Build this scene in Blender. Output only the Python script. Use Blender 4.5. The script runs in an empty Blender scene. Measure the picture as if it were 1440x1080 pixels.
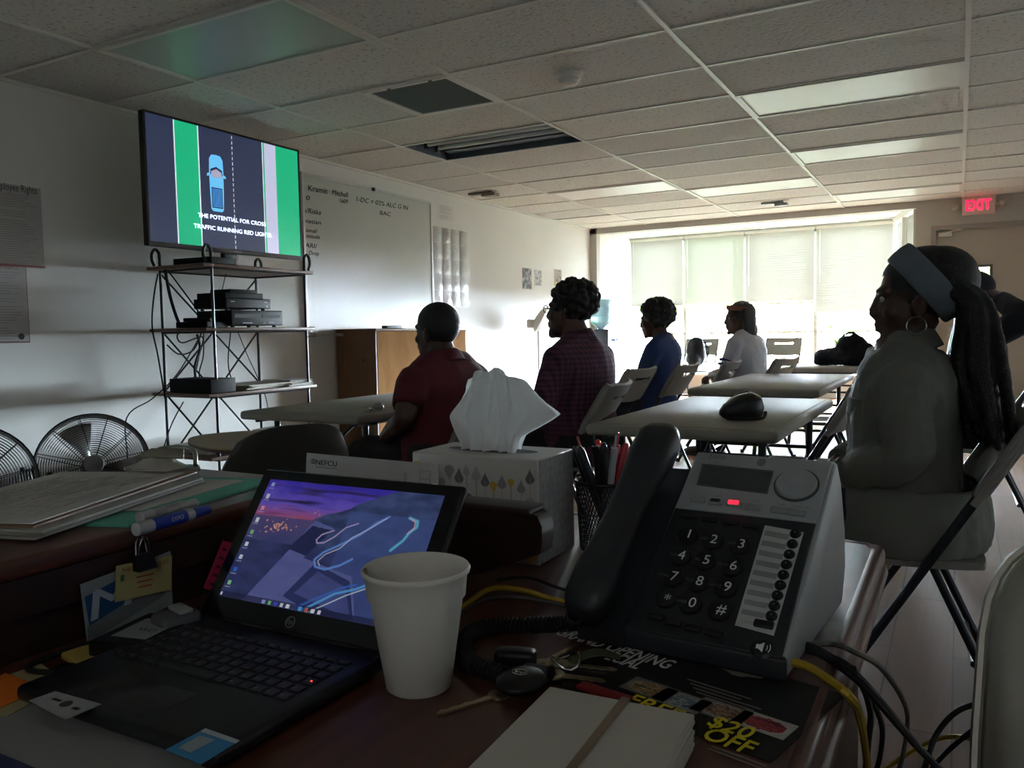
import bpy, bmesh, math, random
from mathutils import Vector, Matrix, Euler, noise as mnoise
V = Vector
PI = math.pi
R = math.radians
rnd = random.Random(11)
scn = bpy.context.scene
C = scn.collection

# ---------------------------------------------------------------- camera model (measured from the ceiling grid, 2 ft x 4 ft tiles)
YAW, PITCH, ROLL, FPX = 0.502842, -0.063369, -0.018475, 1142.19
CAMZ = 1.10
_f = V((-math.sin(YAW)*math.cos(PITCH), math.cos(YAW)*math.cos(PITCH), math.sin(PITCH)))
_r = V((math.cos(YAW), math.sin(YAW), 0))
_u = _r.cross(_f)
CR = _r*math.cos(ROLL) + _u*math.sin(ROLL)
CU = -_r*math.sin(ROLL) + _u*math.cos(ROLL)
CF = _f
def ray(x, y): return CF + CR*((x-720)/FPX) + CU*((540-y)/FPX)
def atz(x, y, z):
    d = ray(x, y); k = (z-CAMZ)/d.z; return V((d.x*k, d.y*k, z))
def atx(x, y, X):
    d = ray(x, y); k = X/d.x; return V((X, d.y*k, d.z*k+CAMZ))
def aty(x, y, Y):
    d = ray(x, y); k = Y/d.y; return V((d.x*k, Y, d.z*k+CAMZ))

# ---------------------------------------------------------------- materials
def lin(c):
    if isinstance(c, str):
        c = c.lstrip('#'); c = [int(c[i:i+2], 16)/255 for i in (0, 2, 4)]
    return tuple((v/12.92 if v <= .04045 else ((v+.055)/1.055)**2.4) for v in c)
_mats = {}
def M(name, col, rough=.6, metal=0.0, var=.12, scale=18.0, bump=0.0, bscale=120.0, emit=None, estr=0.0, coat=0.0, spec=.5, trans=0.0):
    if name in _mats: return _mats[name]
    m = bpy.data.materials.new(name); m.use_nodes = True
    nt = m.node_tree; b = nt.nodes['Principled BSDF']
    c = lin(col)
    tc = nt.nodes.new('ShaderNodeTexCoord')
    nz = nt.nodes.new('ShaderNodeTexNoise'); nz.inputs['Scale'].default_value = scale; nz.inputs['Detail'].default_value = 4
    nt.links.new(tc.outputs['Object'], nz.inputs['Vector'])
    mx = nt.nodes.new('ShaderNodeMix'); mx.data_type = 'RGBA'
    mx.inputs[6].default_value = (*[max(0, v*(1-var)) for v in c], 1)
    mx.inputs[7].default_value = (*[min(1, v*(1+var)) for v in c], 1)
    nt.links.new(nz.outputs['Fac'], mx.inputs[0]); nt.links.new(mx.outputs[2], b.inputs['Base Color'])
    b.inputs['Roughness'].default_value = rough; b.inputs['Metallic'].default_value = metal
    b.inputs['Coat Weight'].default_value = coat
    b.inputs['Specular IOR Level'].default_value = spec
    b.inputs['Transmission Weight'].default_value = trans
    if emit:
        b.inputs['Emission Color'].default_value = (*lin(emit), 1); b.inputs['Emission Strength'].default_value = estr
    if bump:
        n2 = nt.nodes.new('ShaderNodeTexNoise'); n2.inputs['Scale'].default_value = bscale; n2.inputs['Detail'].default_value = 3
        nt.links.new(tc.outputs['Object'], n2.inputs['Vector'])
        bp = nt.nodes.new('ShaderNodeBump'); bp.inputs['Strength'].default_value = bump; bp.inputs['Distance'].default_value = .01
        nt.links.new(n2.outputs['Fac'], bp.inputs['Height']); nt.links.new(bp.outputs['Normal'], b.inputs['Normal'])
    _mats[name] = m
    return m
def wood(name, c1, c2, rough=.4, scale=(1, 14, 14), coat=0.0, rot=0):
    if name in _mats: return _mats[name]
    m = bpy.data.materials.new(name); m.use_nodes = True
    nt = m.node_tree; b = nt.nodes['Principled BSDF']
    tc = nt.nodes.new('ShaderNodeTexCoord'); mp = nt.nodes.new('ShaderNodeMapping'); mp.inputs['Scale'].default_value = scale
    nt.links.new(tc.outputs['Object'], mp.inputs['Vector'])
    nz = nt.nodes.new('ShaderNodeTexNoise'); nz.inputs['Scale'].default_value = 3; nz.inputs['Detail'].default_value = 8; nz.inputs['Distortion'].default_value = .6
    nt.links.new(mp.outputs['Vector'], nz.inputs['Vector'])
    cr = nt.nodes.new('ShaderNodeValToRGB')
    cr.color_ramp.elements[0].position = .3; cr.color_ramp.elements[0].color = (*lin(c1), 1)
    cr.color_ramp.elements[1].position = .7; cr.color_ramp.elements[1].color = (*lin(c2), 1)
    nt.links.new(nz.outputs['Fac'], cr.inputs['Fac']); nt.links.new(cr.outputs['Color'], b.inputs['Base Color'])
    b.inputs['Roughness'].default_value = rough; b.inputs['Coat Weight'].default_value = coat
    _mats[name] = m; return m
def attr_mat(name, emit=0.0, rough=.5):
    if name in _mats: return _mats[name]
    m = bpy.data.materials.new(name); m.use_nodes = True
    nt = m.node_tree; b = nt.nodes['Principled BSDF']
    a = nt.nodes.new('ShaderNodeAttribute'); a.attribute_name = 'paint'
    b.inputs['Roughness'].default_value = rough
    if emit:
        b.inputs['Base Color'].default_value = (.01, .01, .012, 1)
        nt.links.new(a.outputs['Color'], b.inputs['Emission Color']); b.inputs['Emission Strength'].default_value = emit
    else:
        nt.links.new(a.outputs['Color'], b.inputs['Base Color'])
    _mats[name] = m; return m
def thin_glass(name, col=(1, 1, 1), clear=.92, rough=.02):
    if name in _mats: return _mats[name]
    m = bpy.data.materials.new(name); m.use_nodes = True
    nt = m.node_tree; nt.nodes.clear()
    o = nt.nodes.new('ShaderNodeOutputMaterial'); t = nt.nodes.new('ShaderNodeBsdfTransparent'); g = nt.nodes.new('ShaderNodeBsdfGlossy')
    t.inputs[0].default_value = (*col, 1); g.inputs['Roughness'].default_value = rough
    mx = nt.nodes.new('ShaderNodeMixShader'); mx.inputs[0].default_value = 1-clear
    nt.links.new(t.outputs[0], mx.inputs[1]); nt.links.new(g.outputs[0], mx.inputs[2]); nt.links.new(mx.outputs[0], o.inputs[0])
    _mats[name] = m; return m
def translucent(name, col, w=.5):
    if name in _mats: return _mats[name]
    m = bpy.data.materials.new(name); m.use_nodes = True
    nt = m.node_tree; nt.nodes.clear()
    o = nt.nodes.new('ShaderNodeOutputMaterial'); d = nt.nodes.new('ShaderNodeBsdfDiffuse'); t = nt.nodes.new('ShaderNodeBsdfTranslucent')
    nz = nt.nodes.new('ShaderNodeTexNoise'); nz.inputs['Scale'].default_value = 30
    mx0 = nt.nodes.new('ShaderNodeMix'); mx0.data_type = 'RGBA'
    c = lin(col)
    mx0.inputs[6].default_value = (*[v*.93 for v in c], 1); mx0.inputs[7].default_value = (*c, 1)
    nt.links.new(nz.outputs['Fac'], mx0.inputs[0])
    nt.links.new(mx0.outputs[2], d.inputs[0]); nt.links.new(mx0.outputs[2], t.inputs[0])
    mx = nt.nodes.new('ShaderNodeMixShader'); mx.inputs[0].default_value = w
    nt.links.new(d.outputs[0], mx.inputs[1]); nt.links.new(t.outputs[0], mx.inputs[2]); nt.links.new(mx.outputs[0], o.inputs[0])
    _mats[name] = m; return m

# ---------------------------------------------------------------- mesh builder
_font_cache = {}
def text_geo(s):
    if s in _font_cache: return _font_cache[s]
    cu = bpy.data.curves.new('tmp', 'FONT'); cu.body = s; cu.size = 1; cu.resolution_u = 3
    ob = bpy.data.objects.new('tmp', cu); C.objects.link(ob)
    dg = bpy.context.evaluated_depsgraph_get(); dg.update()
    me = bpy.data.meshes.new_from_object(ob.evaluated_get(dg))
    vs = [v.co.copy() for v in me.vertices]; fs = [tuple(p.vertices) for p in me.polygons]
    bpy.data.objects.remove(ob); bpy.data.curves.remove(cu); bpy.data.meshes.remove(me)
    _font_cache[s] = (vs, fs); return vs, fs
class MB:
    def __init__(s): s.v = []; s.f = []; s.mi = []
    def add(s, vs, fs, mi=0, T=None):
        k = len(s.v)
        s.v += [tuple(T @ V(p)) if T is not None else tuple(p) for p in vs]
        s.f += [tuple(i+k for i in f) for f in fs]; s.mi += [mi]*len(fs); return s
    def box(s, c, d, mi=0, T=None, rot=None):
        x, y, z = (q/2 for q in d); m = Matrix.Translation(c)
        if rot is not None: m = m @ Euler(rot).to_matrix().to_4x4()
        if T is not None: m = T @ m
        vs = [(a*x, b*y, e*z) for a in (-1, 1) for b in (-1, 1) for e in (-1, 1)]
        return s.add(vs, [(0, 1, 3, 2), (4, 6, 7, 5), (0, 4, 5, 1), (2, 3, 7, 6), (0, 2, 6, 4), (1, 5, 7, 3)], mi, m)
    def bb(s, lo, hi, mi=0, T=None):
        lo, hi = V(lo), V(hi); return s.box((lo+hi)/2, hi-lo, mi, T)
    def rbox(s, c, d, r=.01, mi=0, T=None, rot=None, seg=3):
        bm = bmesh.new(); bmesh.ops.create_cube(bm, size=1)
        for v in bm.verts: v.co = V((v.co.x*d[0], v.co.y*d[1], v.co.z*d[2]))
        bmesh.ops.bevel(bm, geom=bm.edges[:], offset=min(r, min(d)*.49), segments=seg, affect='EDGES', profile=.5)
        bm.verts.index_update(); m = Matrix.Translation(c)
        if rot is not None: m = m @ Euler(rot).to_matrix().to_4x4()
        if T is not None: m = T @ m
        s.add([v.co.copy() for v in bm.verts], [tuple(v.index for v in f.verts) for f in bm.faces], mi, m); bm.free(); return s
    def prism(s, poly, h0, h1, mi=0, T=None, axis='z'):
        n = len(poly)
        def p3(a, b, h): return (a, b, h) if axis == 'z' else ((a, h, b) if axis == 'y' else (h, a, b))
        vs = [p3(a, b, h0) for a, b in poly] + [p3(a, b, h1) for a, b in poly]
        fs = [tuple(range(n))[::-1], tuple(range(n, 2*n))] + [(i, (i+1) % n, (i+1) % n+n, i+n) for i in range(n)]
        return s.add(vs, fs, mi, T)
    def quad(s, pts, mi=0, T=None): return s.add(pts, [tuple(range(len(pts)))], mi, T)
    def rings(s, rs, mi=0, T=None, cap=True, closed=False):
        n = len(rs[0]); vs = [p for r in rs for p in r]; fs = []
        m = len(rs)
        for i in range(m if closed else m-1):
            a, b = i*n, ((i+1) % m)*n
            for j in range(n): fs.append((a+j, a+(j+1) % n, b+(j+1) % n, b+j))
        if cap and not closed:
            fs.append(tuple(range(n))[::-1]); fs.append(tuple(range((m-1)*n, m*n)))
        return s.add(vs, fs, mi, T)
    def lathe(s, prof, n=24, mi=0, T=None, cap=False):
        return s.rings([[(r*math.cos(2*PI*j/n), r*math.sin(2*PI*j/n), z) for j in range(n)] for r, z in prof], mi, T, cap)
    def tube(s, pts, r, n=8, mi=0, T=None, smooth=0, closed=False, flat=None, round_cap=False):
        pts = [V(p) for p in pts]
        rad = list(r) if isinstance(r, (list, tuple)) else [r]*len(pts)
        if smooth: pts, rad = spline(pts, rad, smooth, closed)
        m = len(pts); rs = []; up = None
        if round_cap and not closed:
            d0 = (pts[0]-pts[1]).normalized(); d1 = (pts[-1]-pts[-2]).normalized(); r0, r1 = rad[0], rad[-1]
            ks = (1.0, .92, .7, .38)
            pts = [pts[0]+d0*r0*k for k in ks] + pts + [pts[-1]+d1*r1*k for k in reversed(ks)]
            q = [math.sqrt(max(.0004, 1-k*k)) for k in ks]
            rad = [r0*k for k in q] + rad + [r1*k for k in reversed(q)]; m = len(pts)
        for i in range(m):
            if closed: t = pts[(i+1) % m]-pts[i-1]
            else: t = pts[min(i+1, m-1)]-pts[max(i-1, 0)]
            t = t.normalized() if t.length > 1e-9 else V((0, 0, 1))
            if up is None: up = V((0, 0, 1)) if abs(t.z) < .9 else V((0, 1, 0))
            up = up - t*up.dot(t)
            if up.length < 1e-6: up = t.orthogonal()
            up.normalize(); sd = t.cross(up); fx, fy = flat if flat else (1, 1)
            rs.append([pts[i]+sd*(math.cos(2*PI*j/n)*rad[i]*fx)+up*(math.sin(2*PI*j/n)*rad[i]*fy) for j in range(n)])
        return s.rings(rs, mi, T, True, closed)
    def ball(s, c, r, mi=0, T=None, nu=16, nv=10, rot=None):
        r = (r, r, r) if isinstance(r, (int, float)) else r
        m = Matrix.Translation(c)
        if rot is not None: m = m @ Euler(rot).to_matrix().to_4x4()
        if T is not None: m = T @ m
        vs = [(0, 0, -r[2])]
        for i in range(1, nv):
            a = -PI/2+PI*i/nv
            vs += [(r[0]*math.cos(a)*math.cos(2*PI*j/nu), r[1]*math.cos(a)*math.sin(2*PI*j/nu), r[2]*math.sin(a)) for j in range(nu)]
        vs.append((0, 0, r[2])); fs = []
        for j in range(nu): fs.append((0, 1+(j+1) % nu, 1+j))
        for i in range(nv-2):
            a, b = 1+i*nu, 1+(i+1)*nu
            for j in range(nu): fs.append((a+j, a+(j+1) % nu, b+(j+1) % nu, b+j))
        t = len(vs)-1; a = 1+(nv-2)*nu
        for j in range(nu): fs.append((a+j, a+(j+1) % nu, t))
        return s.add(vs, fs, mi, m)
    def cyl(s, p0, p1, r, n=16, mi=0, T=None): return s.tube([p0, p1], r, n, mi, T)
    def disc(s, c, r, mi=0, T=None, n=20):
        return s.quad([(c[0]+r*math.cos(2*PI*j/n), c[1]+r*math.sin(2*PI*j/n), c[2]) for j in range(n)], mi, T)
    def text(s, txt, T, size=.05, mi=0, width=None, align='l', shear=0.0):
        vs, fs = text_geo(txt)
        if not vs: return s
        x0, x1 = min(v.x for v in vs), max(v.x for v in vs)
        kx = ky = size
        if width: kx = width/(x1-x0)
        ox = {'l': x0, 'c': (x0+x1)/2, 'r': x1}[align]
        return s.add([((v.x-ox+shear*v.y)*kx, v.y*ky, 0) for v in vs], fs, mi, T)
    def mesh(s, name, mats=(), smooth=None):
        me = bpy.data.meshes.new(name); me.from_pydata(s.v, [], s.f)
        for m in (mats if isinstance(mats, (list, tuple)) else [mats]): me.materials.append(m)
        me.polygons.foreach_set('material_index', s.mi)
        bm = bmesh.new(); bm.from_mesh(me); bmesh.ops.recalc_face_normals(bm, faces=bm.faces[:]); bm.to_mesh(me); bm.free()
        if smooth is not None:
            me.shade_smooth()
            if smooth < 179: me.set_sharp_from_angle(angle=R(smooth))
        me.update(); return me
def spline(pts, rad, k, closed=False):
    o, ro = [], []; m = len(pts)
    for i in range(m if closed else m-1):
        if closed: p0, p1, p2, p3 = pts[i-1], pts[i], pts[(i+1) % m], pts[(i+2) % m]
        else: p0, p1, p2, p3 = pts[max(i-1, 0)], pts[i], pts[i+1], pts[min(i+2, m-1)]
        for q in range(k):
            t = q/k
            o.append(.5*((2*p1)+(p2-p0)*t+(2*p0-5*p1+4*p2-p3)*t*t+(3*p1-p0-3*p2+p3)*t**3)); ro.append(rad[i]*(1-t)+rad[(i+1) % m]*t)
    if not closed: o.append(pts[-1]); ro.append(rad[-1])
    return o, ro

# ---------------------------------------------------------------- objects
def props(o, label=None, cat=None, group=None, kind=None):
    for k, v in (('label', label), ('category', cat), ('group', group), ('kind', kind)):
        if v: o[k] = v
    return o
def obj(name, mb, mats, parent=None, loc=(0, 0, 0), rot=(0, 0, 0), smooth=40, **kw):
    me = mb if isinstance(mb, bpy.types.Mesh) else mb.mesh(name, mats, smooth)
    o = bpy.data.objects.new(name, me); C.objects.link(o)
    o.location = loc; o.rotation_euler = rot
    if parent is not None: o.parent = parent
    return props(o, **kw)
def thing(name, label, cat, loc=(0, 0, 0), rotz=0.0, group=None):
    o = bpy.data.objects.new(name, None); C.objects.link(o); o.location = loc; o.rotation_euler = (0, 0, rotz)
    o.empty_display_size = .1
    return props(o, label, cat, group)
def struct(name, mb, mats, parent=None, smooth=30, **kw): return obj(name, mb, mats, parent, smooth=smooth, kind='structure', **kw)
def copy_tree(o, parent=None):
    c = o.copy(); C.objects.link(c); c.parent = parent
    for ch in list(o.children): copy_tree(ch, c)
    return c
def dup(o, loc, rotz, label, group=None):
    c = copy_tree(o); c.location = loc; c.rotation_euler = (0, 0, rotz); c['label'] = label
    if group: c['group'] = group
    return c
def remesh(mb, name, voxel, mats, it=4, bumpy=0.0, bfreq=9.0, seed=0, fac=.5):
    me = mb.mesh(name, mats, None)
    o = bpy.data.objects.new('tmp', me); C.objects.link(o)
    a = o.modifiers.new('r', 'REMESH'); a.mode = 'VOXEL'; a.voxel_size = voxel; a.use_smooth_shade = True
    b = o.modifiers.new('s', 'SMOOTH'); b.factor = fac; b.iterations = it
    dg = bpy.context.evaluated_depsgraph_get(); dg.update()
    out = bpy.data.meshes.new_from_object(o.evaluated_get(dg)); out.name = name
    bpy.data.objects.remove(o); bpy.data.meshes.remove(me)
    if bumpy:
        for v in out.vertices:
            p = v.co; n = mnoise.noise(V((p.x*bfreq+seed, p.y*bfreq, p.z*bfreq*.55)))
            n2 = mnoise.noise(V((p.x*bfreq*2.3, p.y*bfreq*2.3+seed, p.z*bfreq*1.2+7)))
            v.co = p + v.normal*(bumpy*(n+.5*n2))
    out.shade_smooth(); out.materials.clear()
    for m in (mats if isinstance(mats, (list, tuple)) else [mats]): out.materials.append(m)
    return out
def paint(name, w, h, nx, ny, fn, mat, parent=None, T=None, **kw):
    """a flat picture: a fine grid of cells with one colour each, local x right, y up, origin lower left"""
    vs = [(w*i/nx, h*j/ny, 0) for j in range(ny+1) for i in range(nx+1)]
    if T is not None: vs = [tuple(T @ V(p)) for p in vs]
    fs = [(j*(nx+1)+i, j*(nx+1)+i+1, (j+1)*(nx+1)+i+1, (j+1)*(nx+1)+i) for j in range(ny) for i in range(nx)]
    me = bpy.data.meshes.new(name); me.from_pydata(vs, [], fs); me.materials.append(mat)
    a = me.attributes.new('paint', 'FLOAT_COLOR', 'CORNER'); buf = []
    for j in range(ny):
        for i in range(nx):
            c = fn((i+.5)/nx, (j+.5)/ny); buf += [*c, 1.0]*4
    a.data.foreach_set('color', buf); me.update()
    return obj(name, me, None, parent, **kw)
def frame(o, x, y):
    """matrix with origin o, local x axis along x, local y axis along y (both world vectors)"""
    x = V(x).normalized(); y = V(y); y = (y-x*x.dot(y)).normalized(); z = x.cross(y)
    return Matrix(((x.x, y.x, z.x, o[0]), (x.y, y.y, z.y, o[1]), (x.z, y.z, z.z, o[2]), (0, 0, 0, 1)))

# ---------------------------------------------------------------- shared materials
m_wall = M('painted wall', '#dcdcd8', .75, var=.03, scale=3, bump=.05, bscale=90)
m_wall_r = M('painted wall beige', '#aca69b', .75, var=.04, scale=3, bump=.05)
m_white = M('white paint', '#e6e6e2', .5, var=.04)
m_black = M('black plastic', '#0d0e10', .45, var=.15, spec=.3)
m_dark = M('dark steel', '#1b1d22', .38, .35, var=.15)
m_grey = M('grey plastic', '#8d9092', .5, var=.06)
m_chrome = M('chrome', '#c8c8c8', .18, 1.0, var=.05)
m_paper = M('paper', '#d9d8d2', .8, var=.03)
m_ink = M('ink', '#25262b', .7)
m_table = M('table plastic', '#918e86', .65, var=.05, scale=6, bump=.08, bscale=220)
m_chair = M('chair plastic', '#858581', .5, var=.06, scale=8, bump=.05, bscale=200)
m_rubber = M('rubber', '#0b0b0c', .8)
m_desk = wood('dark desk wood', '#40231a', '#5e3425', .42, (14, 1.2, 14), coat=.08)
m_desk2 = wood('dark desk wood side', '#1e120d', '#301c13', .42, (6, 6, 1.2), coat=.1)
# ================================================================ THE SETTING
XL, XR, YF, YB, YW, ZC = -4.44, 2.6, -3.0, 10.35, 11.85, 2.49
RAMP = .12
def floor_z(y):
    t = min(1, max(0, (y-8.9)/.9)); return RAMP*t*t*(3-2*t)
# floor : laminate planks
m = bpy.data.materials.new('laminate floor'); m.use_nodes = True
nt = m.node_tree; b = nt.nodes['Principled BSDF']
tc = nt.nodes.new('ShaderNodeTexCoord'); mp = nt.nodes.new('ShaderNodeMapping'); mp.inputs['Rotation'].default_value = (0, 0, PI/2)
br = nt.nodes.new('ShaderNodeTexBrick'); br.inputs['Scale'].default_value = 1; br.inputs['Brick Width'].default_value = 1.2; br.inputs['Row Height'].default_value = .19
br.inputs['Mortar Size'].default_value = .0025; br.inputs['Bias'].default_value = -.1
br.inputs['Color1'].default_value = (*lin('#6b4f3a'), 1); br.inputs['Color2'].default_value = (*lin('#7d5d44'), 1); br.inputs['Mortar'].default_value = (*lin('#4a3828'), 1)
nt.links.new(tc.outputs['Object'], mp.inputs[0]); nt.links.new(mp.outputs[0], br.inputs['Vector'])
mp2 = nt.nodes.new('ShaderNodeMapping'); mp2.inputs['Scale'].default_value = (30, 2, 2); nt.links.new(tc.outputs['Object'], mp2.inputs[0])
nz = nt.nodes.new('ShaderNodeTexNoise'); nz.inputs['Scale'].default_value = 1.6; nz.inputs['Detail'].default_value = 8; nt.links.new(mp2.outputs[0], nz.inputs['Vector'])
mx = nt.nodes.new('ShaderNodeMix'); mx.data_type = 'RGBA'; mx.blend_type = 'MULTIPLY'; mx.inputs[0].default_value = .55
cr = nt.nodes.new('ShaderNodeValToRGB'); cr.color_ramp.elements[0].color = (.5, .45, .42, 1); cr.color_ramp.elements[1].color = (1.1, 1.05, 1, 1)
nt.links.new(nz.outputs['Fac'], cr.inputs[0]); nt.links.new(br.outputs['Color'], mx.inputs[6]); nt.links.new(cr.outputs[0], mx.inputs[7])
nt.links.new(mx.outputs[2], b.inputs['Base Color']); b.inputs['Roughness'].default_value = .7; b.inputs['Specular IOR Level'].default_value = .06
m_floor = m
mb = MB(); ys = [YF, 8.9]+[8.9+.09*i for i in range(1, 11)]+[12.0]
for i in range(len(ys)-1):
    a, c = ys[i], ys[i+1]
    mb.quad([(XL-.1, a, floor_z(a)), (XR+.1, a, floor_z(a)), (XR+.1, c, floor_z(c)), (XL-.1, c, floor_z(c))])
mb.bb((XL-.1, YF, -.12), (XR+.1, 12, -.1))
struct('floor', mb, m_floor)
# ceiling : 2 x 4 ft lay-in tiles
TX0, TY0, TW, TH = -3.638, 2.5307, 1.2192, .6096
m = bpy.data.materials.new('ceiling tile'); m.use_nodes = True
nt = m.node_tree; b = nt.nodes['Principled BSDF']; tc = nt.nodes.new('ShaderNodeTexCoord')
a = nt.nodes.new('ShaderNodeAttribute'); a.attribute_name = 'paint'
vo = nt.nodes.new('ShaderNodeTexVoronoi'); vo.inputs['Scale'].default_value = 70; nt.links.new(tc.outputs['Object'], vo.inputs['Vector'])
nz = nt.nodes.new('ShaderNodeTexNoise'); nz.inputs['Scale'].default_value = 45; nz.inputs['Detail'].default_value = 5; nt.links.new(tc.outputs['Object'], nz.inputs['Vector'])
cr = nt.nodes.new('ShaderNodeValToRGB'); cr.color_ramp.elements[0].position = .32; cr.color_ramp.elements[0].color = (.62, .62, .62, 1); cr.color_ramp.elements[1].position = .44; cr.color_ramp.elements[1].color = (1, 1, 1, 1)
nt.links.new(nz.outputs['Fac'], cr.inputs[0])
mx = nt.nodes.new('ShaderNodeMix'); mx.data_type = 'RGBA'; mx.blend_type = 'MULTIPLY'; mx.inputs[0].default_value = 1
nt.links.new(a.outputs['Color'], mx.inputs[6]); nt.links.new(cr.outputs[0], mx.inputs[7]); nt.links.new(mx.outputs[2], b.inputs['Base Color'])
bp = nt.nodes.new('ShaderNodeBump'); bp.inputs['Strength'].default_value = .55; bp.inputs['Distance'].default_value = .006
nt.links.new(nz.outputs['Fac'], bp.inputs['Height']); nt.links.new(bp.outputs[0], b.inputs['Normal']); b.inputs['Roughness'].default_value = .85
m_tile = m
m_tbar = M('ceiling grid paint', '#dcdcd6', .4, var=.04)
holes = {(0, 4), (0, 7), (0.5, 2), (0, -99)}
def cell_skip(i, j, half):
    return (i, j) == (0, 4) or ((i, j) == (0, 2) and half == 1)
vs, fs, cols = [], [], []
rr = random.Random(5)
def tile(x0, x1, y0, y1):
    x0, x1 = max(x0, XL), min(x1, XR); y0, y1 = max(y0, YF), min(y1, 12)
    if x1-x0 < .01 or y1-y0 < .01: return
    k = len(vs); t = rr.random()
    dz = [rr.uniform(0, .007) for _ in range(4)] if rr.random() < .45 else [0]*4
    vs.extend([(x0, y0, ZC+dz[0]), (x1, y0, ZC+dz[1]), (x1, y1, ZC+dz[2]), (x0, y1, ZC+dz[3])]); fs.append((k, k+3, k+2, k+1))
    g = .62+.13*rr.random(); w = rr.random()*.05
    if rr.random() < .12: g *= .82
    cols.append((g, g*(1-.3*w), g*(.97-w)))
for i in range(-1, 6):
    for j in range(-10, 17):
        x0, y0 = TX0+TW*i, TY0+TH*j
        if i == 0 and j in (2,):
            tile(x0, x0+TW/2, y0, y0+TH); continue
        if (i, j) == (0, 4): continue
        tile(x0, x0+TW, y0, y0+TH)
me = bpy.data.meshes.new('ceiling'); me.from_pydata(vs, [], fs); me.materials.append(m_tile)
at = me.attributes.new('paint', 'FLOAT_COLOR', 'CORNER'); buf = []
for c in cols: buf += [*c, 1.0]*4
at.data.foreach_set('color', buf)
o = bpy.data.objects.new('ceiling', me); C.objects.link(o); o['kind'] = 'structure'
mb = MB(); mb.bb((XL-.2, YF-.2, ZC+.28), (XR+.2, 12.2, ZC+.34)); struct('ceiling_slab', mb, m_wall)
mb = MB()
for i in range(-1, 6):
    x = TX0+TW*i
    if XL < x < XR: mb.bb((x-.012, YF, ZC-.006), (x+.012, 12, ZC+.012))
for j in range(-9, 17):
    y = TY0+TH*j
    mb.bb((XL, y-.0115, ZC-.005), (XR, y+.0115, ZC+.012))
mb.bb((TX0+TW/2-.012, TY0+2*TH, ZC-.005), (TX0+TW/2+.012, TY0+3*TH, ZC+.012))
mb.bb((XL, YF, ZC-.02), (XL+.02, YB, ZC-.001))
struct('trim_1', mb, m_tbar)
# walls
mb = MB(); mb.bb((XL-.12, YF, -.1), (XL, 12.0, ZC+.3)); struct('wall_left', mb, m_wall)
mb = MB(); mb.bb((XR, YF, -.1), (XR+.12, 12.0, ZC+.3)); struct('wall_right', mb, m_wall)
mb = MB(); mb.bb((XL-.12, YF-.12, -.1), (XR+.12, YF, ZC+.3)); struct('wall_front', mb, m_wall)
DX0, DX1, DZ = -.235, .80, RAMP+2.03
mb = MB()
mb.bb((-.44, YB, 0), (DX0-.05, YB+.14, ZC+.3)); mb.bb((DX1+.05, YB, 0), (XR, YB+.14, ZC+.3)); mb.bb((DX0-.05, YB, DZ+.05), (DX1+.05, YB+.14, ZC+.3))
struct('wall_back', mb, m_wall_r)
mb = MB(); mb.bb((XL, YB, ZC-.075), (-.44, YB+.10, ZC+.02)); mb.bb((XL, YB-.0, 0), (XL+.10, YB+.12, ZC)); struct('trim_2', mb, M('beam paint', '#a9a8a2', .6, var=.03))
mb = MB(); mb.bb((XL, 12.0-.0, 0), (-.7, 12.1, .45)); mb.bb((XL, YW+.02, 0), (-.72, 12.05, .42)); struct('wall_window', mb, m_wall)
# baseboard
mb = MB(); mb.bb((XL, YF, 0), (XL+.015, 8.9, .10)); struct('baseboard_left', mb, M('baseboard', '#5b5148', .5))
# door with frame, glazed peep window, closer and push bar
m_door = M('door paint', '#a39a8c', .5, var=.04, scale=4); m_dfr = M('door frame paint', '#8c857b', .45, var=.04)
mb = MB(); fr = .05
mb.bb((DX0-fr, YB-.025, RAMP-.02), (DX0, YB+.145, DZ+fr)); mb.bb((DX1, YB-.025, RAMP-.02), (DX1+fr, YB+.145, DZ+fr)); mb.bb((DX0, YB-.025, DZ), (DX1, YB+.145, DZ+fr))
dfo = struct('door_1', mb, m_dfr)
pz0, pz1, px0, px1 = 1.1+.36, 1.1+.62, .045, .29
mb = MB(); y0, y1 = YB+.03, YB+.075
mb.bb((DX0, y0, RAMP), (px0, y1, DZ)); mb.bb((px1, y0, RAMP), (DX1, y1, DZ)); mb.bb((px0, y0, RAMP), (px1, y1, pz0)); mb.bb((px0, y0, pz1), (px1, y1, DZ))
struct('door_leaf', mb, m_door, dfo)
mb = MB(); t = .028
mb.bb((px0-t, y0-.012, pz0-t), (px0, y0, pz1+t)); mb.bb((px1, y0-.012, pz0-t), (px1+t, y0, pz1+t)); mb.bb((px0, y0-.012, pz1), (px1, y0, pz1+t)); mb.bb((px0, y0-.012, pz0-t), (px1, y0, pz0))
struct('door_window_frame', mb, M('door lite frame', '#57544f', .5), dfo)
mb = MB(); mb.bb((px0, y0+.02, pz0), (px1, y0+.025, pz1)); struct('door_window_pane', mb, thin_glass('pane glass'), dfo)
mb = MB(); mb.rbox((DX0+.09, y0-.03, DZ-.05), (.13, .05, .045), .006); mb.tube([(DX0+.1, y0-.05, DZ-.03), (DX0+.26, y0-.09, DZ-.01), (DX0+.05, y0-.05, DZ+.01)], .006, 6)
struct('door_closer', mb, M('closer metal', '#c9c6bd', .4, .3), dfo)
mb = MB(); mb.rbox((.28, y0-.045, 1.02), (.76, .05, .06), .01); mb.box((-.08, y0-.02, 1.02), (.05, .05, .1)); mb.box((.68, y0-.02, 1.02), (.05, .05, .1))
struct('door_handle', mb, M('push bar metal', '#b9b6ad', .35, .7), dfo)

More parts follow.
